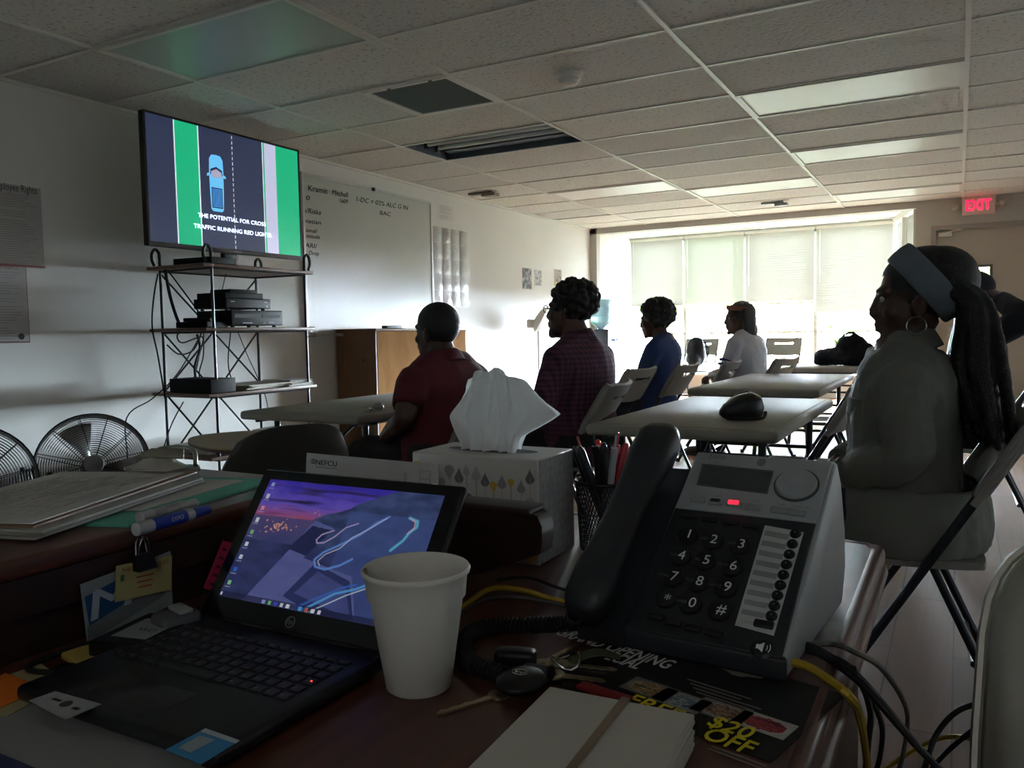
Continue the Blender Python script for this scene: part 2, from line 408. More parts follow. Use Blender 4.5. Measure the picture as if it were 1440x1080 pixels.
# window wall : four openings across the bay, one angled side light
m_frame = M('window frame', '#bcbab4', .45, var=.03); m_pane = thin_glass('window glass', (.97, 1, .99), .93)
WX = [(-4.42, -3.565), (-3.565, -2.68), (-2.68, -1.73), (-1.73, -.76)]
WZ0, WZ1 = .45, 2.44
for k, (a, c) in enumerate(WX):
    mb = MB(); t = .025
    mb.bb((a, YW, WZ0), (a+t, YW+.08, WZ1)); mb.bb((c-t, YW, WZ0), (c, YW+.08, WZ1)); mb.bb((a, YW, WZ1-.03), (c, YW+.08, WZ1+.06)); mb.bb((a, YW, WZ0-.03), (c, YW+.08, WZ0+.03))
    mb.bb((a+t, YW+.02, 1.02), (c-t, YW+.06, 1.05))
    w = struct('window_%d' % (k+1), mb, m_frame)
    mb = MB(); mb.bb((a+t, YW+.045, WZ0+.03), (c-t, YW+.05, WZ1-.03)); struct('window_pane', mb, m_pane, w)
mb = MB(); mb.bb((XL, YW-.16, .42), (-.74, YW+.02, .45)); struct('trim_3', mb, m_white)
A0, A1 = V((-.76, YW+.02, 0)), V((-.44, 10.47, 0)); ad = (A1-A0); AL = ad.length; aT = frame((A0.x, A0.y, 0), ad, (0, 0, 1)) @ Matrix.Rotation(0, 4, 'X')
mb = MB()     # local: x along, y up, z outward
for x0, x1 in ((0, .03), (AL*.5-.02, AL*.5+.02), (AL-.03, AL)): mb.bb((x0, 0, -.03), (x1, ZC, .03), 0, aT)
mb.bb((0, 2.42, -.03), (AL, ZC, .03), 0, aT); mb.bb((0, 0, -.03), (AL, .45, .03), 0, aT)
w = struct('window_5', mb, m_frame)
mb = MB(); mb.bb((.03, .45, -.003), (AL-.03, 2.42, .003), 0, aT); struct('window_pane', mb, m_pane, w)
# outside ground, hedge bank and trees
mb = MB(); mb.bb((-30, 12.1, -.25), (30, 60, -.15)); struct('ground_outside', mb, M('pale concrete', '#d9d6cc', .9, var=.06, scale=1))  # plain white concrete
def tree(x, y, h, r, label, seed):
    q = random.Random(seed); t = thing('tree', label, 'tree', (x, y, -.15), 0, 'trees beyond the windows')
    mb = MB(); mb.tube([(0, 0, 0), (.06, .02, h*.35), (-.03, 0, h*.7)], [.13, .1, .05], 10, smooth=4)
    for k in range(5):
        a = q.uniform(0, 6.28); mb.tube([(0, 0, h*.45), (r*.5*math.cos(a), r*.5*math.sin(a), h*.75)], [.05, .02], 6)
    obj('trunk', mb, M('bark', '#5b4a3a', .9, bump=.3), t)
    mb = MB()
    for k in range(1500):
        d = V((q.gauss(0, 1), q.gauss(0, 1), q.gauss(0, 1))).normalized()*(r*q.uniform(.55, 1)); p = V((d.x, d.y, h*.68+d.z*.9))
        e = Euler((q.uniform(0, 3), q.uniform(0, 3), q.uniform(0, 3))).to_matrix().to_4x4(); s = q.uniform(.07, .14)
        mb.quad([(-s, 0, 0), (0, -s*.5, 0), (s, 0, 0), (0, s*.5, 0)], 0, Matrix.Translation(p) @ e)
    obj('foliage', mb, translucent('tree leaves', '#7fa352', .4), t, smooth=None)
tree(-2.9, 15.6, 3.6, 1.5, 'bushy green tree outside the second window from the whiteboard wall', 3)
tree(-.2, 17.6, 3.8, 1.5, 'green tree outside the window nearest the exit door', 4)
tree(-5.6, 17.5, 3.9, 1.6, 'green tree outside beyond the water cooler corner', 8)

# venetian blinds
m_slat = translucent('blind slat', '#a6a9ab', .0035); m_rail = M('blind rail', '#dcdad2', .5)
def blind(x0, x1, z0, label, T=None, tint='#a8a7a1'):
    L = x1-x0
    t = thing('venetian_blind', label, 'blind', (0, 0, 0), 0, 'venetian blinds on the bay windows')
    T = T or frame((x0, YW-.02, 0), (1, 0, 0), (0, 0, 1))
    mb = MB(); mb.bb((.01, 2.43, .0), (L-.01, 2.465, .035), 0, T); obj('head_rail', mb, m_rail, t); mb = MB(); mb.bb((.01, z0-.02, .005), (L-.01, z0, .03), 0, T); obj('bottom_rail', mb, m_rail, t)
    mb = MB(); z = 2.42
    while z > z0+.01:
        a = R(68); c, s = math.cos(a)*.0185, math.sin(a)*.0185
        mb.add([(.015, z-s, .018-c), (L-.015, z-s, .018-c), (L-.015, z+.0015, .018), (.015, z+.0015, .018), (L-.015, z+s, .018+c), (.015, z+s, .018+c)], [(0, 1, 2, 3), (3, 2, 4, 5)], 0, T)
        z -= .0335
    obj('slats', mb, translucent('blind slat '+tint, tint, .005), t)
    mb = MB()
    for f in (.16, .5, .84): mb.bb((L*f-.002, z0, .004), (L*f+.002, 2.44, .006), 0, T)
    mb.tube([T @ V((.06, 2.42, .04)), T @ V((.065, 1.7, .045))], .003, 6)
    obj('cords', mb, m_rail, t)
blind(WX[0][0]+.02, WX[0][1], 1.47, 'closed white venetian blind over the window nearest the water cooler')
blind(WX[1][0], WX[1][1], 1.44, 'white venetian blind second from the whiteboard wall, above the woman in blue', None, '#a7aaa0')  # greener slat colour imitates light from the trees coming through
blind(WX[2][0], WX[2][1], 1.45, 'white venetian blind third along, above the person in the striped-sleeve jersey')
blind(WX[3][0], WX[3][1], 1.28, 'bright sunlit venetian blind on the last wide window before the corner')
blind(0, AL*.48, .95, 'narrow angled blind on the side window against the wide windows', aT @ Matrix.Translation((.02, 0, -.045)))
blind(0, AL*.48, .95, 'narrow angled blind on the side window beside the exit wall', aT @ Matrix.Translation((AL*.5, 0, -.045)))

# ---------------------------------------------------------------- ceiling fittings
def cellbox(i, j, w=1.0): return TX0+TW*i, TX0+TW*(i+w), TY0+TH*j, TY0+TH*(j+1)
def light_panel(i, j, label, col, em=0.0):
    x0, x1, y0, y1 = cellbox(i, j); cx, cy = (x0+x1)/2, (y0+y1)/2
    t = thing('ceiling_light', label, 'ceiling light', (cx, cy, ZC), 0, 'lay-in ceiling lights')
    a, c = (x1-x0)/2-.012, (y1-y0)/2-.012; mb = MB(); w = .022
    for q in ((-a, -c, a, -c+w), (-a, c-w, a, c), (-a, -c+w, -a+w, c-w), (a-w, -c+w, a, c-w)): mb.bb((q[0], q[1], -.012), (q[2], q[3], .004))
    obj('frame', mb, m_tbar, t)
    mb = MB(); mb.bb((-a+w, -c+w, -.004), (a-w, c-w, .002)); obj('diffuser', mb, M('diffuser '+col, col, .35, var=.05, scale=6, bump=.1, emit=col if em else None, estr=em), t)  # em adds a faint glow, though the panels themselves are off
light_panel(0, 0, 'greenish unlit diffuser panel in the ceiling nearest the television', '#a3b5aa', .015)
light_panel(2, 4, 'pale flat diffuser panel in the ceiling beyond the smoke detector', '#dcdcd4', .03)
light_panel(2, 7, 'pale diffuser panel closer to the exit sign, two rows past the first pale panel', '#e6e4dc', .03)
light_panel(1, 9, 'bright diffuser panel in the ceiling over the seated people near the window', '#eeeee8', .06)
light_panel(0, 8, 'bright diffuser panel along the whiteboard wall, beyond the open light fitting', '#eeeee8', .06)
light_panel(2, 11, 'bright diffuser panel in the ceiling just before the window beam', '#eeeee8', .06)
x0, x1, y0, y1 = cellbox(0, 4); cx, cy = (x0+x1)/2, (y0+y1)/2
t = thing('open_light_fitting', 'open ceiling fluorescent fitting with bare tubes and no cover', 'ceiling light', (cx, cy, ZC))
a, c = TW/2-.012, TH/2-.012; mb = MB()
mb.bb((-a, -c, .0), (-a+.01, c, .11)); mb.bb((a-.01, -c, 0), (a, c, .11)); mb.bb((-a, -c, 0), (a, -c+.01, .11)); mb.bb((-a, c-.01, 0), (a, c, .11)); mb.bb((-a, -c, .11), (a, c, .12))
obj('housing', mb, M('fitting metal', '#4c5056', .5, .2), t)
for k, y in enumerate((-.17, -.03, .12)):
    mb = MB(); mb.cyl((-a+.05, y, .06), (a-.05, y, .06), .019, 14); obj('tube_lamp', mb, M('fluorescent tube', '#d8dcda', .3), t)
    for s in (-1, 1):
        mb = MB(); mb.rbox((s*(a-.035), y, .06), (.03, .035, .07), .005); obj('lamp_holder', mb, M('lamp holder', '#2c2d30', .5), t)
mb = MB(); mb.bb((-a+.06, .18, .04), (a-.06, .27, .05)); mb.bb((-a+.06, -.11, .085), (a-.06, .05, .09)); obj('reflector', mb, M('reflector grey', '#6b7079', .45, .2), t)
x0, x1, y0, y1 = cellbox(.5, 2, .5); cx, cy = (x0+x1)/2, (y0+y1)/2
t = thing('ceiling_vent', 'square dark return air grille in the ceiling', 'vent', (cx, cy, ZC))
a, c = TW/4-.012, TH/2-.012; w = .03; mb = MB()
for q in ((-a, -c, a, -c+w), (-a, c-w, a, c), (-a, -c+w, -a+w, c-w), (a-w, -c+w, a, c-w)): mb.bb((q[0], q[1], -.008), (q[2], q[3], .03))
obj('frame', mb, m_tbar, t)
mb = MB()
for k in range(46): mb.box((0, -c+w+.006+k*(2*c-2*w)/46, .004), (2*a-2*w, .003, .014), 0, None, (R(40), 0, 0))
for k in range(5): mb.box((-a+w+(k+.5)*(2*a-2*w)/5, 0, .012), (.003, 2*c-2*w, .008))
obj('grille', mb, M('grille metal', '#8b8e88', .6), t)
mb = MB(); mb.bb((-a, -c, .03), (a, c, .2)); obj('duct_backing', mb, M('duct dark', '#5a5c56', .9), t)
mb = MB()
for s in (-.12, .16): mb.tube([(s, -c+.01, -.008), (s+.012, -c+.01, -.015), (s+.024, -c+.01, -.008)], .003, 6)
obj('latch', mb, m_dark, t)
p = atz(800, 104, ZC)
t = thing('smoke_detector', 'round white smoke detector on the ceiling', 'smoke detector', (p.x, p.y, ZC))
mb = MB(); mb.lathe([(.001, -.012), (.072, -.012), (.075, -.002), (.075, 0)], 28); obj('base', mb, m_white, t)
mb = MB(); mb.lathe([(.06, -.012), (.062, -.03), (.05, -.038), (.05, -.052), (.035, -.06), (.001, -.06)], 28)
for k in range(10): mb.box((.056*math.cos(k*.628), .056*math.sin(k*.628), -.022), (.004, .012, .012), 0, None, (0, 0, k*.628))
obj('sensor_head', mb, m_white, t)
def bracket(px, py, label, s=1):
    p = atz(px, py, ZC); t = thing('ceiling_bracket', label, 'ceiling bracket', (p.x, p.y, ZC), 0, 'small metal brackets under the ceiling')
    mb = MB(); mb.bb((-.16*s, -.035, -.02), (.10*s, .035, -.004)); obj('plate', mb, M('bracket metal', '#55544f', .4, .6), t)
    mb = MB(); mb.bb((0, -.05, -.05), (.15*s, .05, -.02)); obj('clamp', mb, M('bracket metal 2', '#77756d', .35, .6), t)
bracket(680, 270, 'small dark metal bracket under the ceiling above the pocket chart', 1)
bracket(1090, 284, 'small metal bracket under the ceiling in front of the windows', .9)
# exit sign
p = aty(1376, 289, YB)
t = thing('exit_sign', 'lit red EXIT sign with two lamp heads on the wall over the door', 'exit sign', (p.x, YB, p.z))
mb = MB(); mb.rbox((0, -.03, 0), (.32, .045, .21), .01)
obj('sign_body', mb, M('exit sign face', '#b6a79a', .5, emit='#c4706c', estr=.10), t)
mb = MB(); TT = frame((0, -.054, -.055), (1, 0, 0), (0, 0, 1)); mb.text('EXIT', TT, .165, 0, .235, 'c')
for dx, dy in ((.0035, 0), (-.0035, 0), (0, .003), (0, -.003)): mb.text('EXIT', TT @ Matrix.Translation((dx, dy, -.0006)), .165, 0, .235, 'c')
obj('lettering', mb, M('exit red', '#ff1238', .5, emit='#ff1846', estr=2.6), t, smooth=None)
for s in (-1, 1):
    mb = MB(); mb.tube([(s*.16, -.03, .0), (s*.215, -.035, .0)], .012, 8); mb.lathe([(.004, .03), (.03, .02), (.038, -.01), (.036, -.03), (.001, -.034)], 16, 0, Matrix.Translation((s*.225, -.06, .0)) @ Matrix.Rotation(R(75), 4, 'X'))
    obj('lamp_head', mb, M('lamp head', '#b0aa9e', .3, .3), t)
mb = MB(); mb.rbox((0, 0, .006), (1.25, .92, .012), .006); o = obj('door_mat', mb, M('door mat', '#6d675d', .95, bump=.4, bscale=300), loc=(.72, 9.83, RAMP)); props(o, 'grey door mat on the floor in front of the exit door', 'door mat')
# ================================================================ LEFT WALL
WT = lambda y, z, x=XL+.004: frame((x, y, z), (0, 1, 0), (0, 0, 1))
# whiteboard
m_board = M('whiteboard', '#b9bdb6', .28, var=.03, scale=2); m_alu = M('aluminium trim', '#c9cac8', .35, .6)
BY0, BY1, BZ0, BZ1 = 4.78, 6.49, 1.145, 2.335
t = thing('whiteboard', 'large whiteboard with black marker notes on the left wall', 'whiteboard', (XL, 0, 0))
mb = MB(); mb.bb((.002, BY0, BZ0), (.016, BY1, BZ1)); obj('board_surface', mb, m_board, t)
mb = MB(); w = .022
mb.bb((0, BY0-w, BZ0-w), (.024, BY0, BZ1+w)); mb.bb((0, BY1, BZ0-w), (.024, BY1+w, BZ1+w)); mb.bb((0, BY0, BZ1), (.024, BY1, BZ1+w)); mb.bb((0, BY0, BZ0-w), (.024, BY1, BZ0))
obj('frame', mb, m_alu, t)
mb = MB(); mb.bb((.0, BY0, BZ0-.05), (.09, BY1, BZ0-.04)); mb.bb((.085, BY0, BZ0-.04), (.09, BY1, BZ0-.025)); obj('marker_tray', mb, m_alu, t)
for txt, px, py, h, w, sh in (('Kramit', 433, 268, .062, .22, .12), ('Mitchell', 467, 274, .06, .19, .1), ('1609', 478, 285, .05, .095, .1), ('1-DC = 02% ALC G IN', 501, 283, .055, .72, .15), ('BAC', 534, 302, .05, .15, .1), ("0", 430, 281, .05, .04, .1), ('s/Risks', 427, 299, .055, .19, .15), ('nistian', 427, 313, .045, .19, .1), ('tional/', 428, 326, .042, .14, .1), ('attitude', 428, 334, .042, .17, .1), ('ARI/', 429, 348, .05, .13, .1), ('& Drop', 428, 358, .045, .16, .1)):
    p = atx(px, py, XL+.017); mb = MB(); [mb.text(txt, frame((.0175, p.y, p.z), (0, 1, .02), (0, 0, 1)), h, 0, w, 'l', sh) for _k in (0, .004) for p in [atx(px, py, XL+.017)+V((0, _k, _k*.6))]]; obj('handwriting', mb, M('marker ink', '#1f2226', .6), t, smooth=None)
mb = MB(); p = atx(521, 257, XL); mb.rbox((.03, p.y, BZ1+.01), (.02, .03, .03), .004); obj('clip', mb, m_black, t)
# papers by the board
def wall_sheet(name, label, cat, pts, fn, nx, ny, group=None, X=XL+.003):
    tl, tr, br, bl = [atx(px, py, X) for px, py in pts]
    w = ((tr-tl).length+(br-bl).length)/2; h = ((tl-bl).length+(tr-br).length)/2; y = (tl.y+bl.y)/2; z = (bl.z+br.z)/2
    o = paint(name, w, h, nx, ny, fn, attr_mat('printed paper', 0, .7), T=frame((0, 0, 0), (0, 1, 0), (0, 0, 1)), loc=(X, y, z)); props(o, label, cat, group); return o, w, h, y, z
def lines_fn(base, ink, rows, seed, margin=.08, head=None, border=None):
    q = random.Random(seed); L = [(q.uniform(.5, 1), q.random()) for _ in range(rows+1)]
    def fn(u, v):
        if border and (u < .02 or u > .98 or v < .015 or v > .985): return border
        r = (1-v)*rows; i = int(r); f = r-i
        if head and v > .9: return base
        if margin < u < margin+(1-2*margin)*L[i][0] and .25 < f < .6 and L[i][1] > .12: return ink
        return base
    return fn
pb = lin('#aaa7a5'); pi_ = lin('#858284'); pr = lin('#7b5a58')
t0, w, h, y, z = wall_sheet('poster', 'large notice poster headed Employee Rights on the left wall', 'poster', [(-16, 258), (57, 262), (62, 372), (-14, 372)], lines_fn(pb, pi_, 34, 2, .07, True, None), 40, 136)
mb = MB(); mb.text('Employee Rights', frame((.002, w*.08, h*.92), (0, 1, 0), (0, 0, 1)), .055, 0, w*.84); obj('lettering', mb, m_ink, t0, smooth=None)
mb = MB(); mb.bb((.0, 0, -.012), (.004, w, 0)); obj('bottom_border', mb, M('poster red', '#7c4340', .7), t0)
t0, w, h, y, z = wall_sheet('poster', 'smaller red-edged notice poster hung below the Employee Rights poster', 'poster', [(-25, 368), (37, 372), (42, 482), (-23, 483)], lines_fn(pb, pi_, 30, 4, .1, True, pr), 60, 120)
mb = MB(); mb.text('YOUR RIGHTS', frame((.002, w*.2, h*.93), (0, 1, 0), (0, 0, 1)), .04, 0, w*.6); obj('lettering', mb, M('poster red', '#7c4340', .7), t0, smooth=None)
mb = MB(); mb.disc((w*.8, h*.08, 0), .017, 0, frame((.002, 0, 0), (0, 1, 0), (0, 0, 1))); obj('seal', mb, m_ink, t0, smooth=None)
lp = lin('#d3d3cf'); li = lin('#a0a09c')
wall_sheet('wall_notice', 'white printed sheet taped above the pocket chart', 'notice', [(615, 289), (637, 290), (638, 310), (615, 310)], lines_fn(lp, li, 9, 5, .15), 24, 36)
# clear pocket chart : pockets with slips
t = thing('pocket_chart', 'hanging clear plastic pocket chart with white slips right of the whiteboard', 'pocket chart', (XL, 0, 0))
a, c = atx(607, 317, XL), atx(656, 321, XL); zb = atx(606, 430, XL).z; Wc, Hc = c.y-a.y, a.z-zb
mb = MB(); mb.bb((.002, a.y, zb), (.006, c.y, a.z)); obj('backing', mb, M('clear vinyl', '#c4c5c2', .25, var=.05), t)
q = random.Random(3)
for i in range(4):
    for j in range(5):
        y = a.y+Wc*(i+.5)/4; z = zb+Hc*(j+.5)/5; mb = MB(); w, h = Wc/4*.9, Hc/5*.92; n = 5; vs = []; fs = []
        for aa in range(n+1):
            for bbb in range(n+1): vs.append((.012+.018*math.sin(PI*aa/n)*q.uniform(.3, 1)*(1 if bbb else .4), y-w/2+w*aa/n, z-h/2+h*bbb/n))
        for aa in range(n):
            for bbb in range(n): k = aa*(n+1)+bbb; fs.append((k, k+n+1, k+n+2, k+1))
        mb.add(vs, fs)
        for r in range(3):
            if q.random() < .7: mb.bb((.031, y-w*.32, z+h*(.2-.17*r)), (.032, y+w*q.uniform(-.1, .3), z+h*(.23-.17*r)), 1)
        obj('pocket', mb, [M('pocket vinyl', q.choice(['#c9cac8', '#bfc0bd', '#d2d3d0']), .2, var=.05), M('pocket ink', '#8b8b88', .7)], t, smooth=60)
def photo_fn(seed, pal, foot=None):
    P = [lin(c) for c in pal]
    def fn(u, v):
        if u < .05 or u > .95 or v < .04 or v > .96: return lin('#b9b9b5')
        if foot and v < .25: return lin(foot) if mnoise.noise(V((u*6, v*6, seed))) > -.1 else P[0]
        n = mnoise.noise(V((u*4+seed, v*5, 0)))+.6*mnoise.noise(V((u*11, v*13, seed))); return P[max(0, min(len(P)-1, int((n+.9)/1.8*len(P))))]
    return fn
wall_sheet('photo_print', 'largest black and white photo pinned on the far left wall', 'photo', [(734, 375), (748, 378), (748, 407), (734, 407)], photo_fn(1, ['#1d1d1f', '#3a3b3e', '#8a8b8c', '#c9c9c8']), 20, 26, 'photos pinned on the far left wall')
wall_sheet('photo_print', 'small pale photo print pinned right of the black and white one', 'photo', [(751, 379), (762, 380), (762, 402), (751, 402)], photo_fn(7, ['#4a4c50', '#77797a', '#b0b0ae', '#d8d8d5']), 18, 22, 'photos pinned on the far left wall')
wall_sheet('photo_print', 'narrow dark photo with a yellow foot pinned nearest the windows', 'photo', [(779, 378), (790, 379), (790, 402), (779, 402)], photo_fn(12, ['#3b3330', '#6b5a50', '#8a7a6c', '#4a3f3a'], '#c9b13a'), 18, 22, 'photos pinned on the far left wall')

# cabinet below the whiteboard
m_w1 = wood('pine stained', '#5a3d22', '#6f4c2b', .5, (9, 9, 1.1)); m_w2 = wood('pale birch panel', '#7a5636', '#8a6542', .9, (3, 3, 1.2)); m_w2.node_tree.nodes['Principled BSDF'].inputs['Specular IOR Level'].default_value = .02
t = thing('storage_cabinet', 'wooden cabinet with brown side and pale front below the whiteboard', 'cabinet', (-4.42, 5.1, 0))
mb = MB(); mb.bb((0, 0, 0), (.395, .02, 1.13)); mb.disc((.27, .9, 0), .012, 1, frame((0, -.001, 0), (1, 0, 0), (0, 0, 1)), 10); mb.disc((.05, .42, 0), .02, 1, frame((0, -.001, 0), (1, 0, 0), (0, 0, 1)), 10); mb.disc((.37, .46, 0), .024, 1, frame((0, -.001, 0), (1, 0, 0), (0, 0, 1)), 10); obj('side_panel', mb, [m_w1, M('knot', '#33200f', .6)], t)
mb = MB(); mb.bb((0, 1.33, 0), (.395, 1.35, 1.13)); obj('side_panel', mb, m_w1, t)
mb = MB(); mb.bb((.38, .02, 0), (.398, 1.33, 1.128)); obj('front_panel', mb, m_w2, t)
mb = MB(); mb.rbox((.2, .675, 1.14), (.43, 1.38, .022), .004); obj('top', mb, m_w1, t)
mb = MB(); mb.rbox((0, 0, .012), (.05, .22, .024), .006); o = obj('marker_eraser', mb, m_black, loc=(-4.10, 5.42, 1.151)); props(o, 'flat black whiteboard eraser lying on the wooden cabinet', 'eraser')
t = thing('whiteboard_eraser', 'maroon and black block eraser on the cabinet nearest the pocket chart', 'eraser', (-4.10, 5.95, 1.151))
mb = MB(); mb.rbox((0, 0, .03), (.06, .15, .02), .004); obj('body', mb, M('maroon plastic', '#4a2430', .5), t)
mb = MB(); mb.rbox((0, 0, .01), (.06, .15, .02), .003); obj('felt_pad', mb, m_black, t)

# ================================================================ SHELF UNIT + TV
SX0, SX1, SY0, SY1 = -4.30, -3.85, 3.365, 4.14
m_shelf = wood('shelf board', '#4b3327', '#64483a', .5, (10, 1.2, 10)); m_iron = M('black iron', '#0e0f11', .45, .4)
t = thing('shelf_unit', 'black iron rack with brown wooden shelves holding the television', 'shelving', (0, 0, 0))
for x in (SX0, SX1):
    for y in (SY0, SY1):
        s = -1 if y == SY0 else 1
        mb = MB(); mb.tube([(x, y, 0), (x, y, 1.57), (x, y, 1.60)], .0085, 8)
        mb.tube([(x, y, 1.59), (x, y+s*.004, 1.625), (x, y+s*.03, 1.645), (x, y+s*.052, 1.62), (x, y+s*.055, 1.58), (x, y+s*.04, 1.545)], .0095, 8, smooth=3)
        obj('post', mb, m_iron, t)
SZ = [.385, .762, 1.152, 1.527]
for z in SZ:
    mb = MB(); mb.rbox(((SX0+SX1)/2-.01, (SY0+SY1)/2, z), (SX1-SX0+.05, SY1-SY0+.14, .02), .004); obj('shelf', mb, m_shelf, t)
    mb = MB()
    for x in (SX0, SX1): mb.tube([(x, SY0, z-.016), (x, SY1, z-.016)], .006, 6)
    for y in (SY0, SY1): mb.tube([(SX0, y, z-.016), (SX1, y, z-.016)], .006, 6)
    obj('shelf_rail', mb, m_iron, t)
for a, c in (((SX0, SY0, 1.50), (SX0, SY1, .78)), ((SX0, SY1, 1.50), (SX0, SY0, .78)), ((SX0, SY0+.06, .40), (SX0, SY1, 1.14)), ((SX0, SY1-.06, .40), (SX0, SY0, 1.14)), ((SX1, SY0, .02), (SX0, SY0, .37)), ((SX0, SY0, .76), (SX1, SY0, .40))):
    mb = MB(); mb.tube([a, c], .006, 6); obj('brace', mb, m_iron, t)
# television
TX = -4.02
YA, YBt = 3.075, 4.305; Z0, Z1 = 1.63, 2.385
t = thing('television', 'flat-screen television showing a road animation, on top of the iron rack', 'television', (TX, (YA+YBt)/2, 1.537))
def tl_(y, z): return (y-(YA+YBt)/2, z-1.537)
mb = MB(); W, H = YBt-YA, Z1-Z0
TT = frame((0, -W/2, Z0-1.537), (0, 1, 0), (0, 0, 1))   # local x along width, y up, z towards the room
mb.rbox((W/2, H/2, -.02), (W, H, .04), .006, 0, TT); mb.rbox((W/2, H*.4, -.055), (W*.8, H*.6, .05), .02, 0, TT)
obj('case', mb, m_black, t)
bz = .013; mb = MB()
mb.bb((0, 0, 0), (W, .026, .006), 0, TT); mb.bb((0, H-bz, 0), (W, H, .006), 0, TT); mb.bb((0, .026, 0), (bz, H-bz, .006), 0, TT); mb.bb((W-bz, .026, 0), (W, H-bz, .006), 0, TT)
mb.text('Haier', TT @ Matrix.Translation((W*.53, .009, .0065)), .016, 1, .06, 'c'); obj('bezel', mb, [M('tv bezel', '#0c0d10', .3), M('tv logo', '#9a9aa0', .4)], t)
def yf(px, py): return (atx(px, py, TX).y-YA)
def em(n, c, s=1.0): return M('screen '+n, c, .4, var=.02, emit=c, estr=s)
sm = [em('navy', '#262d45'), em('green', '#0fa672', .95), em('white', '#d4dcea'), em('lavender', '#b3b5d0'), em('cyan', '#63b4e6'), em('blue', '#2c6fb4'), em('pinkgrey', '#9d9ab0'), em('darkblue', '#1b2440'), em('deck', '#3a86c8')]
mb = MB(); xl, xr, yb, yt = bz, W-bz, .026, H-bz
def strip(x0, x1, mi, z, y0=None, y1=None): mb.quad([(x0, yb if y0 is None else y0, z), (x1, yb if y0 is None else y0, z), (x1, yt if y1 is None else y1, z), (x0, yt if y1 is None else y1, z)], mi, TT)
strip(xl, xr, 0, .001)
c_ = lambda cx: yf(cx/3.1304, 120+430/3.1304)
x1, x2 = c_(774), c_(878); strip(x1, x2, 1, .0016); strip(x1-.004, x1+.004, 2, .0018); strip(x2-.003, x2+.005, 2, .0018)
x1, x2 = c_(1158), c_(1216); strip(x1, xr, 1, .0016); strip(x1-.003, x1+.004, 2, .0018); strip(x1+.016, x2, 3, .0018)
xm = c_(1026); n = 22
for k in range(n):
    a = yb+(yt-yb)*k/n; strip(xm-.003, xm+.003, 2, .0018, a+.004, a+(yt-yb)/n*.72)
# the car seen from above
cx, cy = c_(953), atx(305, 258, TX).z-Z0; cw, ch = .115, .345
def blob(pts, mi, z): mb.quad([(cx+a*cw, cy+bq*ch, z) for a, bq in pts], mi, TT)
blob([(-.42, -.46), (-.3, -.5), (.3, -.5), (.42, -.46), (.46, -.2), (.48, .2), (.45, .42), (.3, .49), (0, .5), (-.3, .49), (-.45, .42), (-.48, .2), (-.46, -.2)], 4, .002)
blob([(-.42, .14), (.42, .14), (.38, .24), (0, .29), (-.38, .24)], 7, .0024); blob([(-.38, .10), (.38, .10), (.34, .2), (0, .25), (-.34, .2)], 6, .0026)
blob([(-.36, -.06), (.36, -.06), (.38, .10), (-.38, .10)], 4, .0026); blob([(-.36, -.44), (.36, -.44), (.36, -.08), (-.36, -.08)], 7, .0024); blob([(-.30, -.42), (.30, -.42), (.30, -.10), (-.30, -.10)], 8, .0026)
for k in range(5): blob([(-.24+.11*k, -.41), (-.20+.11*k, -.41), (-.20+.11*k, -.11), (-.24+.11*k, -.11)], 7, .0028)
for s in (-1, 1): blob([(s*.46, .12), (s*.64, .1), (s*.62, .15), (s*.46, .17)], 4, .002)
obj('screen', mb, sm, t, smooth=None)
def cap(txt, pxl, pyl, pxr, pyr, mi):
    a, c = atx(pxl, pyl, TX), atx(pxr, pyr, TX); mb = MB()
    for dx, dy in ((0, 0), (.0009, .0009)): mb.text(txt, TT @ Matrix.Translation((a.y-YA+dx, (a.z+c.z)/2-Z0-.012+dy, .0034)), .036, mi, c.y-a.y)
    obj('caption_text', mb, em('caption', '#dfe4ee', 1.1), t, smooth=None)
cap('THE POTENTIAL FOR CROSS', 278, 303, 373, 315, 0); cap('TRAFFIC RUNNING RED LIGHTS.', 272, 319, 382, 330, 0)
mb = MB(); mb.rbox((-.03, 0, .0075), (.2, .5, .015), .005); mb.rbox((-.05, 0, .09), (.04, .09, .16), .01); obj('stand', mb, m_black, t)
# boxes on the shelves
def set_box(name, label, cat, c, d, rotz=0.0, feet=True, face=None):
    t = thing(name, label, cat, c, rotz)
    mb = MB(); z0 = .012 if feet else 0
    mb.rbox((0, 0, z0+(d[2]-z0)/2), (d[0], d[1], d[2]-z0), .004); obj('case', mb, M('device case', '#08090b', .62, spec=.12), t)
    if feet:
        for a in (-1, 1):
            for b_ in (-1, 1):
                mb = MB(); mb.cyl((a*d[0]*.38, b_*d[1]*.4, 0), (a*d[0]*.38, b_*d[1]*.4, z0+.002), .012, 10); obj('foot', mb, m_rubber, t)
    if face: face(t, d, z0)
    return t
m_led = M('front print', '#b9bcc0', .5, emit='#9aa0a8', estr=.15); m_panel = M('front panel black', '#17191d', .5, spec=.2)
def combo_face(t, d, z0):
    x = d[0]/2; mb = MB(); mb.rbox((x, 0, z0+(d[2]-z0)/2), (.006, d[1]*.98, (d[2]-z0)*.94), .002); obj('front_panel', mb, m_panel, t)
    mb = MB(); mb.box((x+.004, -d[1]*.22, d[2]*.66), (.003, d[1]*.46, .024)); mb.box((x+.004, d[1]*.26, d[2]*.66), (.003, d[1]*.36, .02)); obj('slot', mb, m_black, t)
    mb = MB()
    for k in range(6): mb.box((x+.0045, -d[1]*.28+.013*k, d[2]*.25), (.003, .008, .006))
    for y in (.11, .14, .2, .22, .24, .26, .28, .3): mb.box((x+.0045, d[1]*y, d[2]*.25), (.003, .006, .006))
    obj('button_row', mb, m_led, t)
